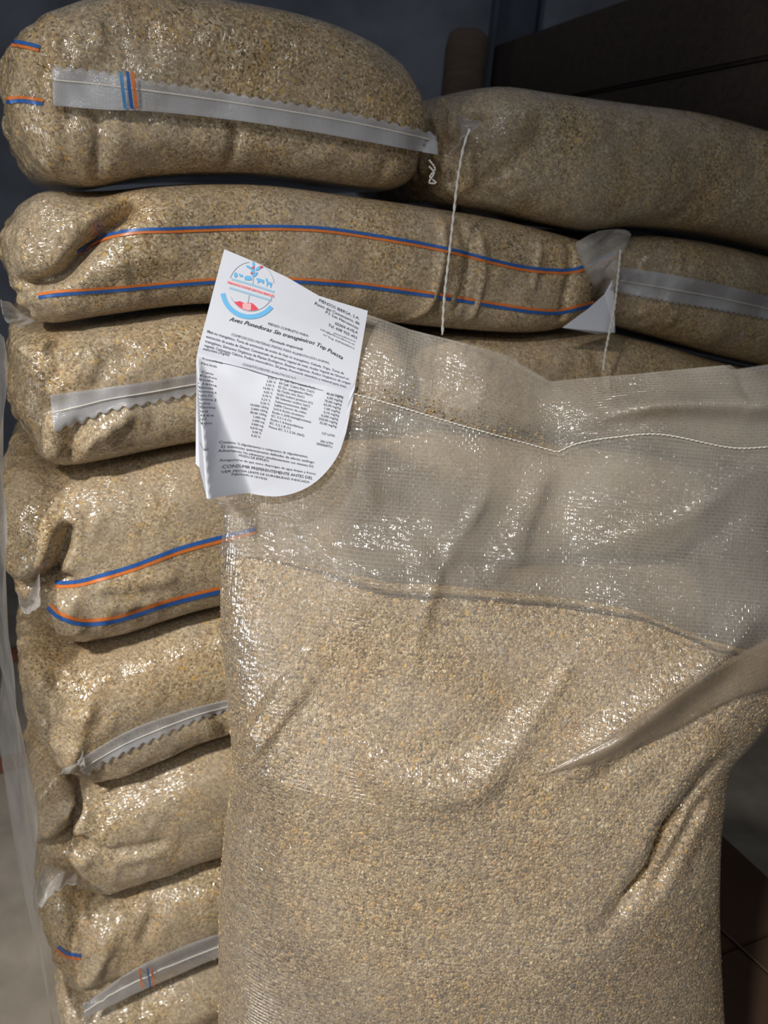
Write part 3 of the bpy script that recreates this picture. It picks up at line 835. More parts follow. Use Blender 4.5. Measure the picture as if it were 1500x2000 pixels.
CREASES = [  # pixel line, width, outward amount
    ([(958, 885), (960, 930), (930, 1000), (882, 1065), (850, 1150), (815, 1250), (790, 1350), (765, 1400)], 0.006, 0.006),
    ([(1090, 895), (1050, 980), (1010, 1065), (985, 1160)], 0.010, 0.008),
    ([(1020, 900), (1000, 970), (930, 1090), (900, 1160)], 0.012, -0.006),
    ([(1130, 930), (1090, 1010), (1050, 1090)], 0.014, -0.005),
    ([(1500, 900), (1400, 980), (1300, 1030), (1150, 1075)], 0.008, 0.006),
    ([(1500, 985), (1380, 1060), (1250, 1120)], 0.009, -0.004),
    ([(1540, 1210), (1430, 1282), (1300, 1365), (1180, 1440), (1070, 1505)], 0.013, 0.020),
    ([(1540, 1300), (1430, 1350), (1300, 1420), (1180, 1490), (1090, 1550)], 0.011, -0.012),
    ([(1440, 1478), (1350, 1555), (1290, 1610), (1250, 1680), (1150, 1765)], 0.0070, -0.032),
    ([(1440, 1440), (1340, 1520), (1260, 1600), (1210, 1690)], 0.016, 0.014),
    ([(1405, 1545), (1340, 1620), (1280, 1690), (1225, 1740)], 0.006, -0.016),
    ([(1402, 1620), (1360, 1680), (1330, 1740)], 0.008, -0.005),
    ([(1402, 1800), (1390, 1850)], 0.010, -0.006),
    ([(570, 960), (585, 1015), (640, 1080), (710, 1120), (760, 1138)], 0.007, 0.010),
    ([(700, 780), (715, 900), (730, 1020)], 0.006, 0.004),
    ([(640, 1120), (760, 1150), (880, 1120)], 0.030, 0.022),
    ([(700, 985), (800, 1010), (870, 1000)], 0.018, -0.007),
    ([(960, 1075), (1050, 1085), (1120, 1070)], 0.010, 0.008),
    ([(660, 1390), (700, 1440), (760, 1490), (880, 1512), (950, 1482), (1040, 1402), (1085, 1320)], 0.014, 0.013),
    ([(760, 1400), (880, 1450), (960, 1400), (1040, 1330)], 0.022, -0.005),
    ([(470, 1420), (530, 1460)], 0.060, 0.022),
    ([(540, 1010), (510, 1120), (520, 1250), (560, 1380)], 0.022, 0.006),
    ([(1150, 1275), (1040, 1395), (930, 1490)], 0.006, 0.004),
]
_cr = [(np.array([bt(q[0], q[1], -0.06 if q[1] > 1100 else -0.02) for q in interp_poly(p, 16)]), w, a) for p, w, a in CREASES]


def crease_disp(ST, k=1.0):
    out = np.zeros(len(ST))
    for poly, w, a in _cr:
        r, at_ = seg_dist(ST, poly)
        near = np.nonzero(r < 4 * w)[0]
        env = np.clip(np.minimum(at_, 1 - at_) / 0.3, 0, 1)[near]
        env = (0.12 + 0.88 * env * env * (3 - 2 * env)) * (0.75 + 0.45 * waves(np.stack([ST[near, 0], ST[near, 1], ST[near, 0] * 0], 1), int(abs(w * 9e4)), 0.07))
        q = r[near] / (w * 1.35)
        out[near] += a * 0.85 * k * np.exp(-q * q) * env
    return out


def bag_front(u, iv, inset=0.0, k=1.0):
    v = np.interp(iv, np.arange(NV), vs)
    p = bag_st(u, iv)
    fl = p.reshape(-1, 2)
    fade = (np.clip(v / 0.03, 0, 1) * np.clip(np.minimum(u, 1 - u) / 0.03, 0, 1)).ravel()
    ex = crease_disp(fl, k) * fade
    ex += waves(np.stack([fl[:, 0], fl[:, 1], fl[:, 0] * 0], 1), 301, 0.22) * 0.006 * fade
    d = middle_depth(u, v).ravel() - np.maximum(half_depth(u, v).ravel() - inset, 0.0003) - ex
    return bag_pt(0, 0) + fl[:, :1] * B_S + fl[:, 1:] * B_T + d[:, None] * B_N


def bag_back(u, iv, inset=0.0):
    v = np.interp(iv, np.arange(NV), vs)
    p = bag_st(u, iv).reshape(-1, 2)
    ex = waves(np.stack([p[:, 0], p[:, 1], p[:, 0] * 0], 1), 307, 0.2) * 0.005 * np.clip(v / 0.03, 0, 1).ravel()
    d = middle_depth(u, v).ravel() + np.maximum(half_depth(u, v).ravel() - inset, 0.0004) + ex
    return bag_pt(0, 0) + p[:, :1] * B_S + p[:, 1:] * B_T + d[:, None] * B_N


def closed_bag(name, parent, mat, inset, v0=None, cap=False, k=1.0):
    """front and back faces joined round the sides; v0(u) = first row in each column"""
    uf, ub = np.linspace(0, 1, NU), np.linspace(1, 0, NUB + 2)[1:-1]
    rows = NV
    U = np.broadcast_to(uf, (rows, NU))
    UB = np.broadcast_to(ub, (rows, NUB))
    if v0 is None:
        iv = np.broadcast_to(np.arange(NV)[:, None], (rows, NU))
        ivb = np.broadcast_to(np.arange(NV)[:, None], (rows, NUB))
    else:
        k0f = np.array([v0(x) for x in uf])
        k0b = np.array([v0(x) for x in ub])
        t = np.linspace(0, 1, rows)[:, None]
        iv = k0f * (1 - t) + (NV - 1) * t
        ivb = k0b * (1 - t) + (NV - 1) * t
    if v0 is not None:
        fr = np.linspace(0, 1, rows)[:, None] * np.ones((1, NU))
        inset = (inset + 0.014 * np.exp(-fr / 0.04)).ravel()
        insetb = (0.0035 + 0.014 * np.exp(-np.linspace(0, 1, rows)[:, None] * np.ones((1, NUB)) / 0.04)).ravel()
    else:
        insetb = inset
    A = bag_front(U, iv, inset, k).reshape(rows, NU, 3)
    B = bag_back(UB, ivb, insetb).reshape(rows, NUB, 3)
    V = np.concatenate([A, B], 1)
    n = NU + NUB
    fu = np.concatenate([bag_st(U, iv), bag_st(UB, ivb)], 1).reshape(-1, 2)
    Fc = grid_faces(rows, n, wrap=True)
    Fc.append(tuple((rows - 1) * n + j for j in range(n)))
    if cap:
        for j in range(NUB + 1):         # surface of the feed between front and back
            a0 = round(j * (NU - 1) / (NUB + 1))
            a1 = round((j + 1) * (NU - 1) / (NUB + 1))
            b0 = n - j if j > 0 else 0
            b1 = n - j - 1
            idx = list(range(a0, a1 + 1)) + ([b1] if b1 >= NU else []) + ([b0] if j > 0 else [])
            Fc.append(tuple(idx))
    return mesh_obj(name, V.reshape(-1, 3), Fc, mat, parent, uv=fu), V


bag = root('feed_sack', O_B + B_S * 0.15, 'large upright clear woven sack part filled with feed, white label sewn to its mouth', 'sack')
film_o, FV = closed_bag('sack_film', bag, M['film_bag'], 0.0)
film_o['label'] = 'clear woven plastic film'
touch = np.array([bt(x, y, -0.08) for x, y in [(386, 1330), (520, 1380), (660, 1400), (760, 1490), (880, 1512), (950, 1485), (1040, 1500), (1180, 1440), (1330, 1345), (1560, 1200)]])
_uvl = np.empty(len(film_o.data.loops) * 2)
film_o.data.uv_layers[0].data.foreach_get('uv', _uvl)
_vi = np.empty(len(film_o.data.loops), dtype=np.int32)
film_o.data.loops.foreach_get('vertex_index', _vi)
_st = np.zeros((len(film_o.data.vertices), 2))
_st[_vi] = _uvl.reshape(-1, 2)
_sl = np.clip((_st[:, 1] - np.interp(_st[:, 0], touch[:, 0], touch[:, 1])) / 0.03 + 0.3, 0, 1)
_at2 = film_o.data.attributes.new('slack', 'FLOAT', 'POINT')
_at2.data.foreach_set('value', _sl.astype(np.float32))
level_st = np.array([bt(x, y, -0.045) for x, y in level_px])


def first_row(u):
    iv = np.arange(NV)
    p = bag_st(np.full(NV, u), iv)
    lev = np.interp(p[:, 0], level_st[:, 0], level_st[:, 1])
    gap = p[:, 1] - lev
    k = int(np.nonzero(gap < 0)[0][0])
    return k - 1 + gap[k - 1] / (gap[k - 1] - gap[k]) if k > 0 else 0.0


feed_o, GV = closed_bag('feed', bag, M['feed'], 0.0035, first_row, True, 0.75)
feed_o['label'] = 'loose brown layer feed'

# loose flakes lying against the film, real relief
NF = 70000
Gf = GV[:, :NU]
cell = np.linalg.norm(np.cross(Gf[1:, :-1] - Gf[:-1, :-1], Gf[:-1, 1:] - Gf[:-1, :-1]), axis=2)
prob = (cell / cell.sum()).ravel()
ci = rng.choice(len(prob), NF, p=prob)
ri, rj = ci // (NU - 1), ci % (NU - 1)
fu_, fv_ = rng.random(NF)[:, None], rng.random(NF)[:, None]
c0, c1, c2 = Gf[ri, rj], Gf[ri, rj + 1], Gf[ri + 1, rj]
fp = c0 + (c1 - c0) * fu_ + (c2 - c0) * fv_
fn = np.cross(c1 - c0, c2 - c0)
fn /= np.linalg.norm(fn, axis=1)[:, None] + 1e-12
fn = np.where((fn @ B_N)[:, None] > 0, -fn, fn)
fn = fn + rng.normal(size=(NF, 3)) * 0.35
fn /= np.linalg.norm(fn, axis=1)[:, None]
ta = np.cross(fn, rng.normal(size=(NF, 3)))
ta /= np.linalg.norm(ta, axis=1)[:, None]
tb = np.cross(fn, ta)
ln = (rng.gamma(5, 0.2, NF) * 0.00150)[:, None]
wd_ = ln * rng.uniform(0.4, 0.9, (NF, 1))
th_ = ln * rng.uniform(0.2, 0.45, (NF, 1))
fp = fp + fn * 0.0004
verts = np.stack([fp + ta * ln, fp + tb * wd_, fp - ta * ln * rng.uniform(.6, 1, (NF, 1)), fp - tb * wd_ * rng.uniform(.6, 1, (NF, 1)), fp + fn * th_, fp - fn * th_], 1).reshape(-1, 3)
tri = np.array([(0, 1, 4), (1, 2, 4), (2, 3, 4), (3, 0, 4), (1, 0, 5), (2, 1, 5), (3, 2, 5), (0, 3, 5)])
faces = (tri[None] + (np.arange(NF) * 6)[:, None, None]).reshape(-1, 3)
pal_ = np.array([(0.11, 0.075, 0.04), (0.22, 0.15, 0.08), (0.32, 0.225, 0.125), (0.42, 0.31, 0.18), (0.50, 0.385, 0.235), (0.60, 0.49, 0.33), (0.62, 0.40, 0.10), (0.17, 0.15, 0.15), (0.45, 0.25, 0.12)])
pk = rng.choice(len(pal_), NF, p=[0.07, 0.15, 0.22, 0.25, 0.16, 0.085, 0.015, 0.035, 0.015])
fc = pal_[pk] * np.array([1.30, 1.27, 1.14]) * rng.uniform(0.85, 1.15, (NF, 1))
me = bpy.data.meshes.new('feed_flakes')
loc = np.array(bag.location)
me.vertices.add(len(verts))
me.vertices.foreach_set('co', (verts - loc).ravel())
me.loops.add(len(faces) * 3)
me.loops.foreach_set('vertex_index', faces.ravel().astype(np.int32))
me.polygons.add(len(faces))
me.polygons.foreach_set('loop_start', np.arange(0, len(faces) * 3, 3, dtype=np.int32))
me.update()
at = me.color_attributes.new('flake_colour', 'FLOAT_COLOR', 'POINT')
at.data.foreach_set('color', np.repeat(np.concatenate([fc, np.ones((NF, 1))], 1), 6, 0).astype(np.float32).ravel())
me.materials.append(M['flake'])
fl_o = bpy.data.objects.new('feed_flakes', me)
fl_o.parent = bag
fl_o['kind'] = 'stuff'
COL.objects.link(fl_o)

# the doubled film above the seam
top_px = interp_poly([(412, 604), (560, 585), (650, 592), (720, 612), (800, 640), (1000, 692), (1092, 746), (1250, 731), (1442, 712), (1455, 722), (1600, 702)], 400, False)
top_st = np.array([bt(*q) for q in top_px])
NF_, NR = 260, 36
uu = np.linspace(0, 1, NF_)
sx = seam_st[0, 0] + (seam_st[-1, 0] - seam_st[0, 0]) * uu
ss = np.stack([sx, np.interp(sx, seam_st[:, 0], seam_st[:, 1])], 1)
tx = top_st[0, 0] + (top_st[-1, 0] - top_st[0, 0]) * uu
uc = np.interp(1095, [386, 1600], [0, 1])
tt_ = np.stack([tx, np.interp(tx, top_st[:, 0], top_st[:, 1])], 1)
FLAP_G = []
for side, off in (('front', -0.0022), ('back', 0.0022)):
    G = []
    for i in range(NR):
        t = i / (NR - 1)
        q = ss * (1 - t) + tt_ * t
        md_ = middle_depth(uu, 0 * uu)
        wob = 0.006 * t * np.sin(uu * 17 + (1.3 if side == 'back' else 0)) + 0.004 * t * np.sin(uu * 41 + 3 * t)
        right = np.clip((uu - 0.62) / 0.1, 0, 1)
        ridge = 0.019 * right * np.exp(-((t - 0.45 - 0.1 * np.sin(uu * 9)) / 0.16) ** 2)
        d = md_ * (1 - 0.2 * t) + off * (0.4 + 1.4 * math.sin(math.pi * min(t * 0.8, 0.5))) - wob - ridge + 0.03 * t * t
        G.append(O_B + q[:, :1] * B_S + q[:, 1:] * B_T + d[:, None] * B_N)
    G = np.array(G)
    FLAP_G.append(G)
    uv = np.stack([np.tile(uu * 0.6, NR), np.repeat(np.linspace(0, 0.1, NR), NF_)], 1)
    mesh_obj('mouth_flap', G.reshape(-1, 3), grid_faces(NR, NF_), M['film'], bag, uv=uv)
# crumbs of feed caught in the seam
nC = 420
cu = np.clip(rng.normal(0.43, 0.09, nC), 0.26, 0.57)
ct = np.abs(rng.normal(0, 0.13, nC))
ix, it = (cu * (NF_ - 1)).astype(int), np.clip((ct * (NR - 1)).astype(int), 1, NR - 1)
cp = (FLAP_G[0][it, ix] + FLAP_G[1][it, ix]) / 2 + rng.normal(size=(nC, 3)) * 0.0012
Vc, Fcx = [], []
for i, p in enumerate(cp):
    r = rng.uniform(0.0009, 0.0021)
    Vc += [p + B_S * r, p + B_T * r, p - B_S * r, p - B_T * r * .8, p - B_N * r * .5, p + B_N * r * .5]
    Fcx += [tuple(int(x) + 6 * i for x in f) for f in tri]
o = mesh_obj('trapped_feed', Vc, Fcx, M['feed'], bag, smooth=False)
o['kind'] = 'stuff'
# chain stitching along the seam
md_ = middle_depth(uu, 0 * uu)
sp = O_B + ss[:, :1] * B_S + ss[:, 1:] * B_T + (md_ - 0.0045)[:, None] * B_N
tube('seam_stitching', sp[::2], 0.0006, M['thin_thread'], bag, seg=6, twist=0.9, n=420)
Vs, Fs = [], []
for i in range(2, NF_ - 2, 2):           # the separate loops of the chain stitch
    c, dx_ = sp[i] - B_N * 0.0007, (sp[i + 1] - sp[i - 1])
    dx_ = dx_ / np.linalg.norm(dx_)
    up_ = np.cross(dx_, B_N)
    b0 = len(Vs)
    for a_ in (-1, 0, 1):
        for k in range(5):
            an = 2 * math.pi * k / 5
            r = 0.0010 if a_ == 0 else 0.0004
            Vs.append(c + dx_ * a_ * 0.0017 + up_ * (r * math.cos(an) + a_ * 0.0006) - B_N * r * math.sin(an) * 0.8)
    Fs += grid_faces(3, 5, b0, True)
mesh_obj('stitch_loops', Vs, Fs, M['thin_thread'], bag)['kind'] = 'stuff'

# ------------------------------------------------------------------ the sewn paper label
LROWS = {0.0: [(437, 486), (497, 511), (560, 541), (622, 577), (664, 590), (718, 606)],
         0.72: [(384, 692), (437, 709), (500, 727), (565, 742), (627, 754), (691, 768)],
         1.55: [(385, 908), (436, 954), (488, 961), (543, 973), (598, 982), (648, 992)]}
AC = np.linspace(0, 1, 6)


def lab_px(a, b):                        # label coordinates (0..1, 0..1.55) -> pixel of its flat lie
    r0, r1, r2 = (np.array([[np.interp(x, AC, [p[k] for p in LROWS[r]]) for k in (0, 1)] for x in np.atleast_1d(a)]) for r in (0.0, 0.72, 1.55))
    b = np.atleast_1d(b)[:, None]
    up = r0 + (r1 - r0) * (b / 0.72)
    dn = r1 + (r2 - r1) * ((b - 0.72) / 0.83)
    return np.where(b < 0.72, up, dn)


film_bvh = BVHTree.FromPolygons(FV[:, :NU].reshape(-1, 3).tolist(), grid_faces(NV, NU))
lab_d = np.zeros((13, 13))
for i, b in enumerate(np.linspace(0, 1.55, 13)):
    for j, a in enumerate(np.linspace(0, 1, 13)):
        x, y = lab_px(a, b)[0]
        r = ray(x, y)
        h = film_bvh.ray_cast(Vector(CAM), Vector(r))
        lab_d[i, j] = np.dot(np.array(h[0]) - O_B, B_N) if h[0] is not None else -0.006
lab_d = np.minimum(lab_d, -0.004)
row = lab_d.min(axis=1)
for i in range(13):
    row[i] = min(row[max(0, i - 1):i + 2])
row = np.interp(np.arange(13), np.arange(13), np.convolve(np.pad(row, 2, 'edge'), np.ones(5) / 5, 'valid'))


def lab_depth(a, b):
    base = np.interp(b, np.linspace(0, 1.55, 13), row) - 0.004
    base = base + 0.004 * np.clip((0.72 - b) / 0.72, 0, 1)
    base = base - 0.006 * np.clip((b - 0.72) / 0.83, 0, 1)
    # the loose lower-left corner curls towards the viewer and back
    bb = np.clip((b - 0.735) / 0.81, 0, 1)
    aM, aN = 0.03 + 0.39 * bb, 0.01 + 0.20 * bb
    t = np.clip((aM - a) / (aM - aN + 1e-6), 0, 2.2)
    curl = 0.066 * bb ** 0.8 * np.where(t < 1, t ** 1.4, np.maximum(0.0, 1 - 1.15 * (t - 1)))
    fold = -0.0022 * np.exp(-((b - 0.72) / 0.035) ** 2)
    wrinkle = 0.0007 * np.sin(a * 21 + b * 3) * np.exp(-((b - 0.76) / 0.08) ** 2) + 0.003 * np.sin(a * 3.4 + 0.6) * np.exp(-((b - 0.1) / 0.3) ** 2)
    return base - curl - fold - wrinkle


def lab_pt(a, b, lift=0.0):
    a, b = np.atleast_1d(a).astype(float), np.atleast_1d(b).astype(float)
    px = lab_px(a, b)
    d = lab_depth(a, b) - lift
    # place on the label's own surface in front of the sack
    d0 = np.interp(b, np.linspace(0, 1.55, 13), row) - 0.004
    out = np.array([on_plane(x, y, O_B + B_N * dd, B_N) for (x, y), dd in zip(px, d0)])
    return out + B_N * (d - d0)[:, None]


def b_max(a):                            # the big rounded lower-right corner
    t = np.clip((a - 0.42) / 0.58, 0, 1)
    return 1.55 - 0.55 * (1 - np.sqrt(np.clip(1 - t ** 2.3, 0, 1))) - 0.012 * np.clip((0.4 - a) / 0.4, 0, 1)


NA, NB = 72, 110
aa = 1 - (1 - np.linspace(0, 1, NA)) ** 1.0
Ag, Bg = [], []
for i in range(NB):
    f = i / (NB - 1)
    for a in aa:
        Ag.append(a)
        Bg.append(f * b_max(a))
label_o = mesh_obj('paper_label', lab_pt(np.array(Ag), np.array(Bg)), grid_faces(NB, NA), M['paper'], bag)
label_o['label'] = 'white printed paper label'


def lab_inv(px, py):
    ab = np.array([0.5, 0.7])
    for _ in range(30):
        p = lab_px(*ab)[0]
        J = np.stack([(lab_px(ab[0] + 1e-3, ab[1])[0] - p) / 1e-3, (lab_px(ab[0], ab[1] + 1e-3)[0] - p) / 1e-3], 1)
        ab = ab + np.clip(np.linalg.solve(J, np.array([px, py]) - p), -0.3, 0.3)
    return ab


def glyphs(text, bold=0.0, res=2):
    cu_ = bpy.data.curves.new('glyphs', 'FONT')
    cu_.body = text
    cu_.resolution_u = res
    cu_.offset = bold
    ob = bpy.data.objects.new('glyphs', cu_)
    COL.objects.link(ob)
    bpy.context.view_layer.update()
    dg = bpy.context.evaluated_depsgraph_get()
    me_ = bpy.data.meshes.new_from_object(ob.evaluated_get(dg))
    V = np.array([v.co[:] for v in me_.vertices])
    Fc = [tuple(p.vertices) for p in me_.polygons]
    bpy.data.objects.remove(ob)
    bpy.data.curves.remove(cu_)
    bpy.data.meshes.remove(me_)
    return V, Fc


INK = {'ink': ([], []), 'ink_soft': ([], []), 'red': ([], [])}


def text(s, p0, p1, hpx, ink='ink', bold=0.0, shear=0.0, via=()):
    """one printed line from pixel p0 to pixel p1 along its baseline"""
    V, Fc = glyphs(s, bold)
    if len(V) == 0:
        return
    x0, x1 = V[:, 0].min(), V[:, 0].max()
    t = (V[:, 0] - x0) / (x1 - x0)
    path = interp_poly([p0, *via, p1], 12)
    Q = np.array([lab_inv(*q) for q in path])
    # letter height in label units (cap height of the built-in font is about 0.7)
    hb = hpx / 0.70 * (0.72 / 222.0)
    V2 = np.stack([np.interp(t, np.linspace(0, 1, 12), Q[:, k]) for k in (0, 1)], 1)
    V2[:, 1] -= V[:, 1] * hb
    V2[:, 0] += V[:, 1] * hb * shear
    W_, FF = INK[ink]
    n0 = sum(len(w) for w in W_)
    W_.append(V2)
    FF.extend(tuple(i + n0 for i in f) for f in Fc)


text('PIENSOS IBERSA, S.A.', (622, 588), (701, 624), 7)
text('Paseo del Cementerio, 86', (614, 594), (701, 634), 7)
text('P.I. Las Hervencias', (635, 611), (699, 643), 7)
text('05004 AVILA', (653, 633), (698, 652), 7)
text('Tel. 608 925 493', (640, 636), (696, 662), 7)
text('piensosibersa.es', (651, 651), (694, 668), 4.5, 'ink_soft')
text('info@piensosibersa.es', (625, 644), (692, 674), 4.5, 'ink_soft')
text('Nº Reg. ESP05000413', (631, 655), (691, 682), 4.5, 'ink_soft')
text('PIENSO COMPLETO PARA:', (523, 634), (602, 658), 5.5)
text('Aves Ponedoras Sin transgénicos Top Puesta', (447, 626), (668, 702), 9.0, 'ink', 0.006, 0.32, [(490, 637), (539, 652), (585, 665), (616, 674), (641, 687)])
text('Fórmula mejorada', (526, 666), (590, 684), 6.2, 'ink', 0.005, 0.30)
text('COMPOSICIÓN MATERIAS PRIMAS PARA ALIMENTACIÓN ANIMAL', (451, 655), (643, 711), 5.5, 'ink_soft')
text('Maíz no transgénico, Torta de extracción de aceite de Soja no transgénica, Cebada, Trigo, Torta de', (404, 649), (671, 731), 5.5, 'ink_soft', .008)
text('extracción de aceite de Girasol, Concentrado de proteína vegetal de maíz, Aceite Vegetal de Girasol no', (402, 659), (681, 742), 5.5, 'ink_soft', .008)
text('transgénico, Extractos Orgánicos de Plantas Ecológicos, Enzimas orgánicas, Ácidos Orgánicos de origen', (400, 668), (684, 751), 5.5, 'ink_soft', .008)
text('vegetal, Carbonato Cálcico, Fosfato monocálcico, Sal gema, Premezcla vitamínica y mineral para aves.', (398, 676), (676, 757), 5.5, 'ink_soft', .008)
text('metionina (1kg/tn)', (396, 683), (447, 695), 5.5, 'ink_soft', .008)
text('Proteína bruta', (395, 702), (434, 711), 5)
text('Fibra bruta', (394, 711), (423, 718), 5)
text('CONSTITUYENTES ANALÍTICOS N.Y.', (473, 713), (578, 741), 5, 'ink_soft')
left_col = ['6,50 %', '2,85 %', '3,50 %', '14,00 %', '4,05 %', '0,70 %', '0,33 %', '0,36 %', '10.000 UI/kg', '2.000 UI/kg', '40,00 UI/kg', '1.000 mg', '2.000 mg', '4.000 mg', '0,010 mg', '0,90 %', '0,45 %']
for i, s in enumerate(left_col):
    x1, y1 = 540 - i * 1.92, 742 + i * 7.05
    wpx = 2.9 * len(s)
    text(s, (x1 - wpx, y1 - 0.19 * wpx), (x1, y1), 4.8)
mid_col = [('E1 Sulf. Ferr. monoh. Fe(1)', 68), ('E4 Sulf. Cobre Pen. Cu(1)', 68), ('E5 Óx. manganeso Mn(1)', 66), ('E6 Óxido cinc Zn(1)', 52), ('3b201 Ioduro potásico I(1)', 70), ('E8 Selenito sódico Se(1)', 66),
           ('Selenometionina 3b81', 62), ('3a890 Cloruro de colina', 62), ('3a314 Ácido nicotínico', 60), ('Endo-1,3(4)-betaglucanasa', 75), ('EC 3.2.1.6 (1)', 38), ('Endo-1,4-betaxilanasa', 63), ('EC 3.2.1.8 (1)', 40), ('Fitasa EC 3.1.3.26 (4a5)', 68)]
for i, (s, w) in enumerate(mid_col):
    x0, y0 = 547 - i * 1.6, 743 + i * 7.05
    text(s, (x0, y0), (x0 + w, y0 + w * 0.255), 4.8)
right_col = [('40,00 mg/kg', 0), ('6,00 mg/kg', 1), ('70,00 mg/kg', 2), ('65,00 mg/kg', 3), ('1,00 mg/kg', 4), ('0,10 mg/kg', 5), ('0,200 mg/kg', 6), ('350,00 mg/kg', 7), ('35,00 mg/kg', 8), ('137 U/TM', 10.6), ('200 U/TM', 12.7), ('3000000FTU', 13.6)]
for s, i in right_col:
    x1, y1 = 670 - i * 1.6, 778 + i * 7.1
    w = 3.0 * len(s)
    text(s, (x1 - w, y1 - 0.24 * w), (x1, y1), 5)
text('Contiene: 1) oligoelementos o compuestos de oligoelementos', (437, 862), (601, 893), 5)
text('2) sustancias químicamente definidas de efecto análogo', (440, 870), (614, 904), 5)
text('Advertencias: No administrar simultáneamente con vitamina D3', (438, 877), (612, 912), 5)
text('MODO DE EMPLEO:', (468, 890), (527, 901), 5)
text('Asegurarse de que éstos dispongan de agua limpia y fresca', (442, 894), (617, 926), 4.4)
text('CONSUMIR PREFERENTEMENTE ANTES DEL', (447, 907), (611, 935), 6.0, 'ink', 0.0)
text('VER FECHA LÍMITE DE DURABILIDAD INDICADA', (447, 915), (605, 942), 4.4)
text('Fabricado el 16/10/20', (461, 923), (523, 936), 4.6)
for i in range(14):
    w = 20 + (i * 7) % 14
    text(['Calcio', 'Fósforo', 'Sodio', 'Lisina', 'Metionina', 'Vitamina A', 'Vitamina D3', 'Vitamina E', 'Tiamina', 'Riboflavina', 'Ceniza', 'Aceites', 'Humedad', 'Almidón'][i],
         (397 - i * 0.2, 728 + i * 7.0), (397 + w, 728 + i * 7.0 + w * .24), 4.8)
text('Suministrar', (400, 862), (428, 871), 5)
text('PIENSOS COMPUESTOS IBERSA', (445, 553), (534, 580), 3.4, 'red')
for k, (W_, FF) in INK.items():
    if W_:
        ab = np.concatenate(W_)
        o = mesh_obj('lettering', lab_pt(ab[:, 0], ab[:, 1], 0.0007), FF, M[k], label_o, smooth=False)
        o['kind'] = 'stuff'


def printed(name, polys, mat, lift=0.0006):
    """flat printed shapes given in pixels; each polygon is filled"""
    Vp, Fp = [], []
    for poly in polys:
        n0 = len(Vp)
        Vp += [lab_inv(*q) for q in poly]
        Fp.append(tuple(range(n0, n0 + len(poly))))
    Vp = np.array(Vp)
    return mesh_obj(name, lab_pt(Vp[:, 0], Vp[:, 1], lift), Fp, M[mat], label_o, smooth=False)


def band(pts, w):
    p = np.asarray(pts, float)
    t = np.gradient(p, axis=0)
    t /= np.linalg.norm(t, axis=1)[:, None]
    n = np.stack([-t[:, 1], t[:, 0]], 1)
    a, b = p + n * w / 2, p - n * w / 2
    return [[a[i], a[i + 1], b[i + 1], b[i]] for i in range(len(p) - 1)]


def z1(x, y):                            # emblem close-up coordinates -> photograph pixels
    return (420 + x * 160 / 1500, 480 + y * 180 / 1688)


def arc(cx, cy, rx, ry, a0, a1, n, rot=0.0):
    out = []
    for a in np.linspace(math.radians(a0), math.radians(a1), n):
        x, y = rx * math.cos(a), ry * math.sin(a)
        out.append(z1(cx + x * math.cos(rot) - y * math.sin(rot), cy + x * math.sin(rot) + y * math.cos(rot)))
    return out


printed('emblem', band(arc(665, 745, 415, 450, 18, 155, 30), 1.0) + band(arc(665, 745, 415, 450, 200, 264, 16), 1.0) + band(arc(665, 745, 415, 450, 296, 352, 18), 1.0)
        + band([z1(705, 590), z1(690, 705)], 0.9) + band([z1(625, 905), z1(600, 1045)], 0.9), 'outline')
printed('emblem', band([z1(300, 605), z1(690, 715), z1(1080, 845)], 3.4) + band([z1(260, 765), z1(640, 880), z1(1035, 1000)], 3.4), 'cyan_pale')
printed('emblem', band([z1(222, 655), z1(640, 785), z1(1085, 928)], 5.0), 'pink', 0.0005)
printed('emblem', [[z1(340, 1022), z1(395, 1025), z1(450, 1012), z1(500, 1035), z1(545, 1055), z1(600, 1042), z1(680, 1050), z1(730, 1090), z1(770, 1130), z1(800, 1165), z1(720, 1195), z1(600, 1195), z1(500, 1165), z1(420, 1110)]], 'red')
printed('emblem', [[z1(505, 1062), z1(560, 1052), z1(665, 1060), z1(660, 1175), z1(600, 1185), z1(505, 1150)]], 'pink', 0.0009)
printed('emblem', band(arc(640, 800, 505, 500, 12 + 27, 172, 40, 0.0), 9.0), 'cyan')


def blob(cx, cy, rx, ry, rot=0, n=14):
    return arc(cx, cy, rx, ry, 0, 360 - 360 / n, n, math.radians(rot))


leaf = [blob(700, 335, 22, 55, -8), blob(615, 388, 58, 22, 28), blob(795, 410, 62, 30, -38), blob(690, 470, 34, 78, 8), blob(700, 540, 22, 40, 0), blob(745, 520, 22, 50, 35)]
hen = [blob(375, 535, 32, 44, 0), blob(372, 500, 16, 18, 0), blob(475, 545, 34, 24, 10), blob(445, 525, 12, 18, 0)]
pig = [blob(605, 590, 72, 42, 8), [z1(540, 600), z1(560, 600), z1(550, 640)], [z1(655, 610), z1(675, 605), z1(668, 650)]]
cow = [[z1(745, 595), z1(790, 595), z1(895, 625), z1(895, 690), z1(870, 690), z1(865, 670), z1(800, 660), z1(775, 640)], [z1(775, 640), z1(800, 655), z1(790, 690), z1(780, 690)]]
goat = [[z1(925, 590), z1(950, 600), z1(970, 655), z1(1045, 680), z1(1035, 730), z1(960, 705), z1(935, 660)], [z1(945, 690), z1(960, 700), z1(950, 750), z1(942, 750)], [z1(1010, 715), z1(1032, 725), z1(1020, 770), z1(1010, 770)]]
printed('emblem', leaf + hen + pig + cow + goat, 'cyan')
printed('emblem', [blob(695, 400, 26, 22), blob(845, 385, 32, 20, -10), blob(672, 502, 26, 16)], 'red', 0.0009)
# ruled lines on the label
printed('ruled_line', band([(414, 704), (480, 720), (545, 740)], 1.1) + band([(545, 739), (610, 757), (670, 775)], 1.1), 'ink', 0.0008)

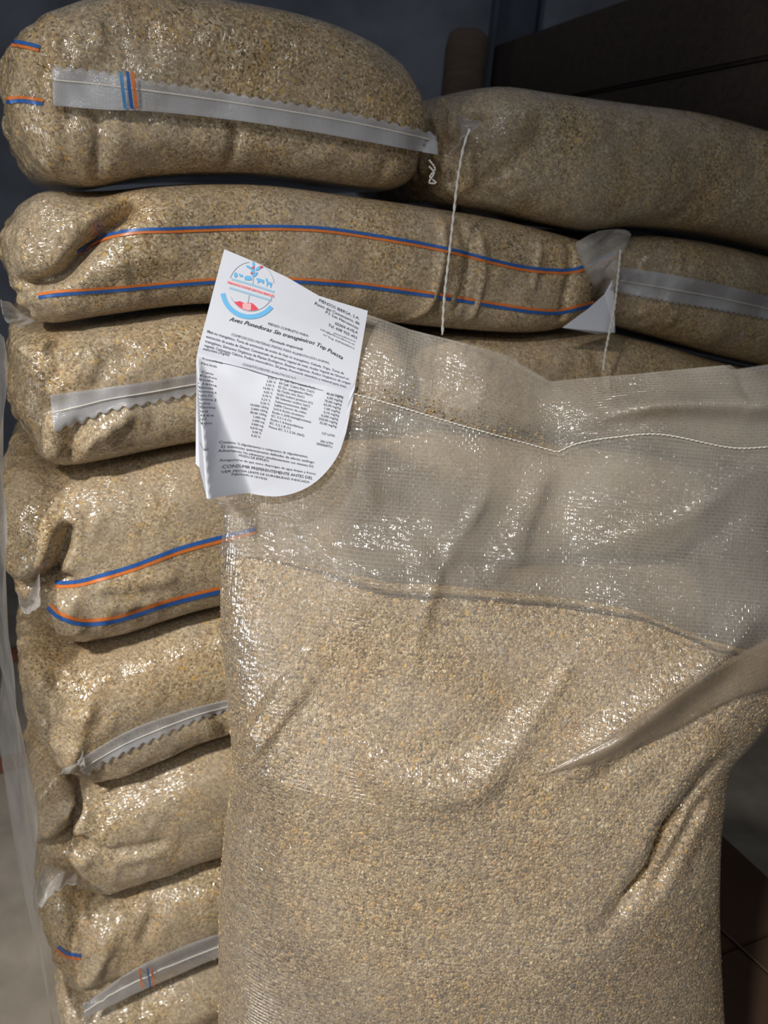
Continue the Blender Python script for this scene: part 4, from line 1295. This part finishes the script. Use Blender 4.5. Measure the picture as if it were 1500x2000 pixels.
# loose pleat of film folded over the sack's front at the right
M['film_pleat'] = film_mat('pleated_film', milk=0.34, weave=0.10, tint=(0.47, 0.385, 0.285), bump=0.2, rough=0.2)
UP = interp_poly([(1545, 1222), (1430, 1288), (1300, 1368), (1180, 1440), (1068, 1508)], 70)
LO = interp_poly([(1545, 1335), (1430, 1368), (1300, 1436), (1180, 1482), (1064, 1512)], 70)
G = []
for t in np.linspace(0, 1, 9):
    for q in UP * (1 - t) + LO * t:
        r = ray(*q)
        h = film_bvh.ray_cast(Vector(CAM), Vector(r))
        p = np.array(h[0]) if h[0] is not None else on_plane(q[0], q[1], O_B - B_N * 0.03, B_N)
        G.append((p - O_B) @ B_N)
D = np.array(G).reshape(9, 70)
D = smooth_rows(smooth_rows(D.T.copy(), 12).T, 2)
G = []
for i, t in enumerate(np.linspace(0, 1, 9)):
    for j, q in enumerate(UP * (1 - t) + LO * t):
        w = math.sin(math.pi * min(1.0, (70 - j) / 40) / 2)
        G.append(on_plane(q[0], q[1], O_B + B_N * (D[i, j] - 0.0015 - 0.005 * w * math.sin(math.pi * t * 0.9)), B_N))
uv = np.stack([np.tile(np.linspace(0, .3, 70), 9), np.repeat(np.linspace(0, .03, 9), 70)], 1)
o = mesh_obj('film_pleat', G, grid_faces(9, 70), M['film_pleat'], bag, uv=uv)
md = o.modifiers.new('thickness', 'SOLIDIFY')
md.thickness = 0.0006

# ------------------------------------------------------------------ carton the standing sack rests on
zc = 0.56
c_back = on_plane(1440, 1540, (0, 0, zc), np.array([0, 0, 1.0]))
cw, cd = 0.95, 0.62
c_axes = (E_S, E_D, np.array([0, 0, 1.0]))
c_left = on_plane(560, 2000, (0, 0, zc), np.array([0, 0, 1.0]))
mid = np.array([c_left[0], c_left[1], 0]) + E_S * cw / 2
back_d = np.dot(c_back - mid, E_D)
mid = mid + E_D * (back_d - cd / 2)
ct = root('cardboard_carton', mid, 'large dark brown carton under the upright sack, lower right', 'carton')
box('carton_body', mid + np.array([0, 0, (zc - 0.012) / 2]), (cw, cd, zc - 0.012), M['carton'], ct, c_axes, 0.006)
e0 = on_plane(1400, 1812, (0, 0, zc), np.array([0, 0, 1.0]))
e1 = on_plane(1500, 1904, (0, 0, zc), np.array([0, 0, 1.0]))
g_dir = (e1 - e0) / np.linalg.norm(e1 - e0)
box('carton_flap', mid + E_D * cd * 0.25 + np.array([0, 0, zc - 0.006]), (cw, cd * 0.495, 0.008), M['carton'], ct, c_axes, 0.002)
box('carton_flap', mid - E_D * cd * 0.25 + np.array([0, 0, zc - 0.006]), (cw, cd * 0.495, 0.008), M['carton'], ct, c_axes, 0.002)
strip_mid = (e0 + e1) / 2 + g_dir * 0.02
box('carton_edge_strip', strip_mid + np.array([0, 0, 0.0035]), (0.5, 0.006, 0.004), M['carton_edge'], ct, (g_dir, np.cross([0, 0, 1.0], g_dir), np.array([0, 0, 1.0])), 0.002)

# ------------------------------------------------------------------ dark corner behind the stack
Yd = np.array([0, 1.0, 0])


def far(px, py, Y):
    return on_plane(px, py, (0, Y, 0), Yd)


a_, b_ = far(958, 60, 2.7), far(1052, 60, 2.7)
xm, wx = (a_[0] + b_[0]) / 2, b_[0] - a_[0]
colm = root('steel_column', (xm, 2.7, 0), 'dark blue painted steel column behind the stack', 'column')
for dx_ in (-1, 1):
    box('column_flange', (xm + dx_ * wx * 0.46, 2.7, ZC / 2), (wx * 0.08, 0.16, ZC), M['steel'], colm, None, 0.002)
box('column_web', (xm, 2.7, ZC / 2), (wx * 0.84, 0.02, ZC), M['steel'], colm, None, 0.002)
a_, b_ = far(872, 70, 2.45), far(956, 70, 2.45)
xm2, wx2 = (a_[0] + b_[0]) / 2, b_[0] - a_[0]
ztop = far(915, 58, 2.45)[2]
V, Fc = [], []
prof = [(0, 1.0), (ztop - 0.05, 1.0), (ztop - 0.02, 0.92), (ztop - 0.004, 0.6), (ztop, 0.25)]
for z_, f in prof:
    for k in range(16):
        an = 2 * math.pi * k / 16
        cx, cy = np.sign(math.cos(an)) * abs(math.cos(an)) ** 0.6, np.sign(math.sin(an)) * abs(math.sin(an)) ** 0.6
        V.append((xm2 + cx * wx2 / 2 * f, 2.45 + cy * 0.07 * f, z_))
Fc = grid_faces(5, 16, wrap=True) + [tuple(range(64, 80)), tuple(range(15, -1, -1))]
tag(mesh_obj('wooden_post', V, Fc, M['post'], origin=(xm2, 2.45, 0)), 'short brown wooden post with rounded top, beside the blue column', 'post')


def beam(label, p0, p1, hgt, wid):
    p0, p1 = np.asarray(p0, float), np.asarray(p1, float)
    ax = (p1 - p0) / np.linalg.norm(p1 - p0)
    side = np.cross([0, 0, 1.0], ax)
    side /= np.linalg.norm(side)
    o = box('timber_beam', (p0 + p1) / 2, (np.linalg.norm(p1 - p0), wid, hgt), M['beam'], None, (ax, side, np.cross(ax, side)), 0.006)
    return tag(o, label, 'beam', 'timber beams along the right')


u0, u1 = far(1050, 82, 2.55), far(1300, 0, 2.05)
l0, l1 = far(1050, 222, 2.55), far(1300, 172, 2.05)
dirb = (u1 - u0)
p0, p1 = u0 - dirb * 0.25, u0 + dirb * 2.4
hb_ = (u0[2] - l0[2])
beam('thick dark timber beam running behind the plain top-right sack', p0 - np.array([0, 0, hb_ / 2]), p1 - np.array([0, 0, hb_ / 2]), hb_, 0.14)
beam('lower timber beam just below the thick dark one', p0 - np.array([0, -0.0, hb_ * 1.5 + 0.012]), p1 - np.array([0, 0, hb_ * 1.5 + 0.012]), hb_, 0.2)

# ------------------------------------------------------------------ scraps on the floor at the far left
f0 = on_plane(15, 1500, (0, 0, 0), np.array([0, 0, 1.0]))
f1 = on_plane(12, 1290, (0, 0, 0), np.array([0, 0, 1.0]))


def scrap(name, p, size, rot, mat, label, cat):
    ax = (np.array([math.cos(rot), math.sin(rot), 0]), np.array([-math.sin(rot), math.cos(rot), 0]), np.array([0, 0, 1.0]))
    o = box(name, p + np.array([0, 0, size[2] / 2]), size, M[mat], None, ax, min(size) * 0.2)
    return tag(o, label, cat)


scrap('wood_offcut', f0, (0.16, 0.05, 0.035), 0.6, 'chip', 'reddish wood offcut on the floor at the far left', 'offcut')
scrap('wood_offcut', f1, (0.12, 0.05, 0.05), 0.3, 'chip', 'smaller brown offcut on the floor farther back at the far left', 'offcut')
print('SCRIPT DONE', zK, pz)
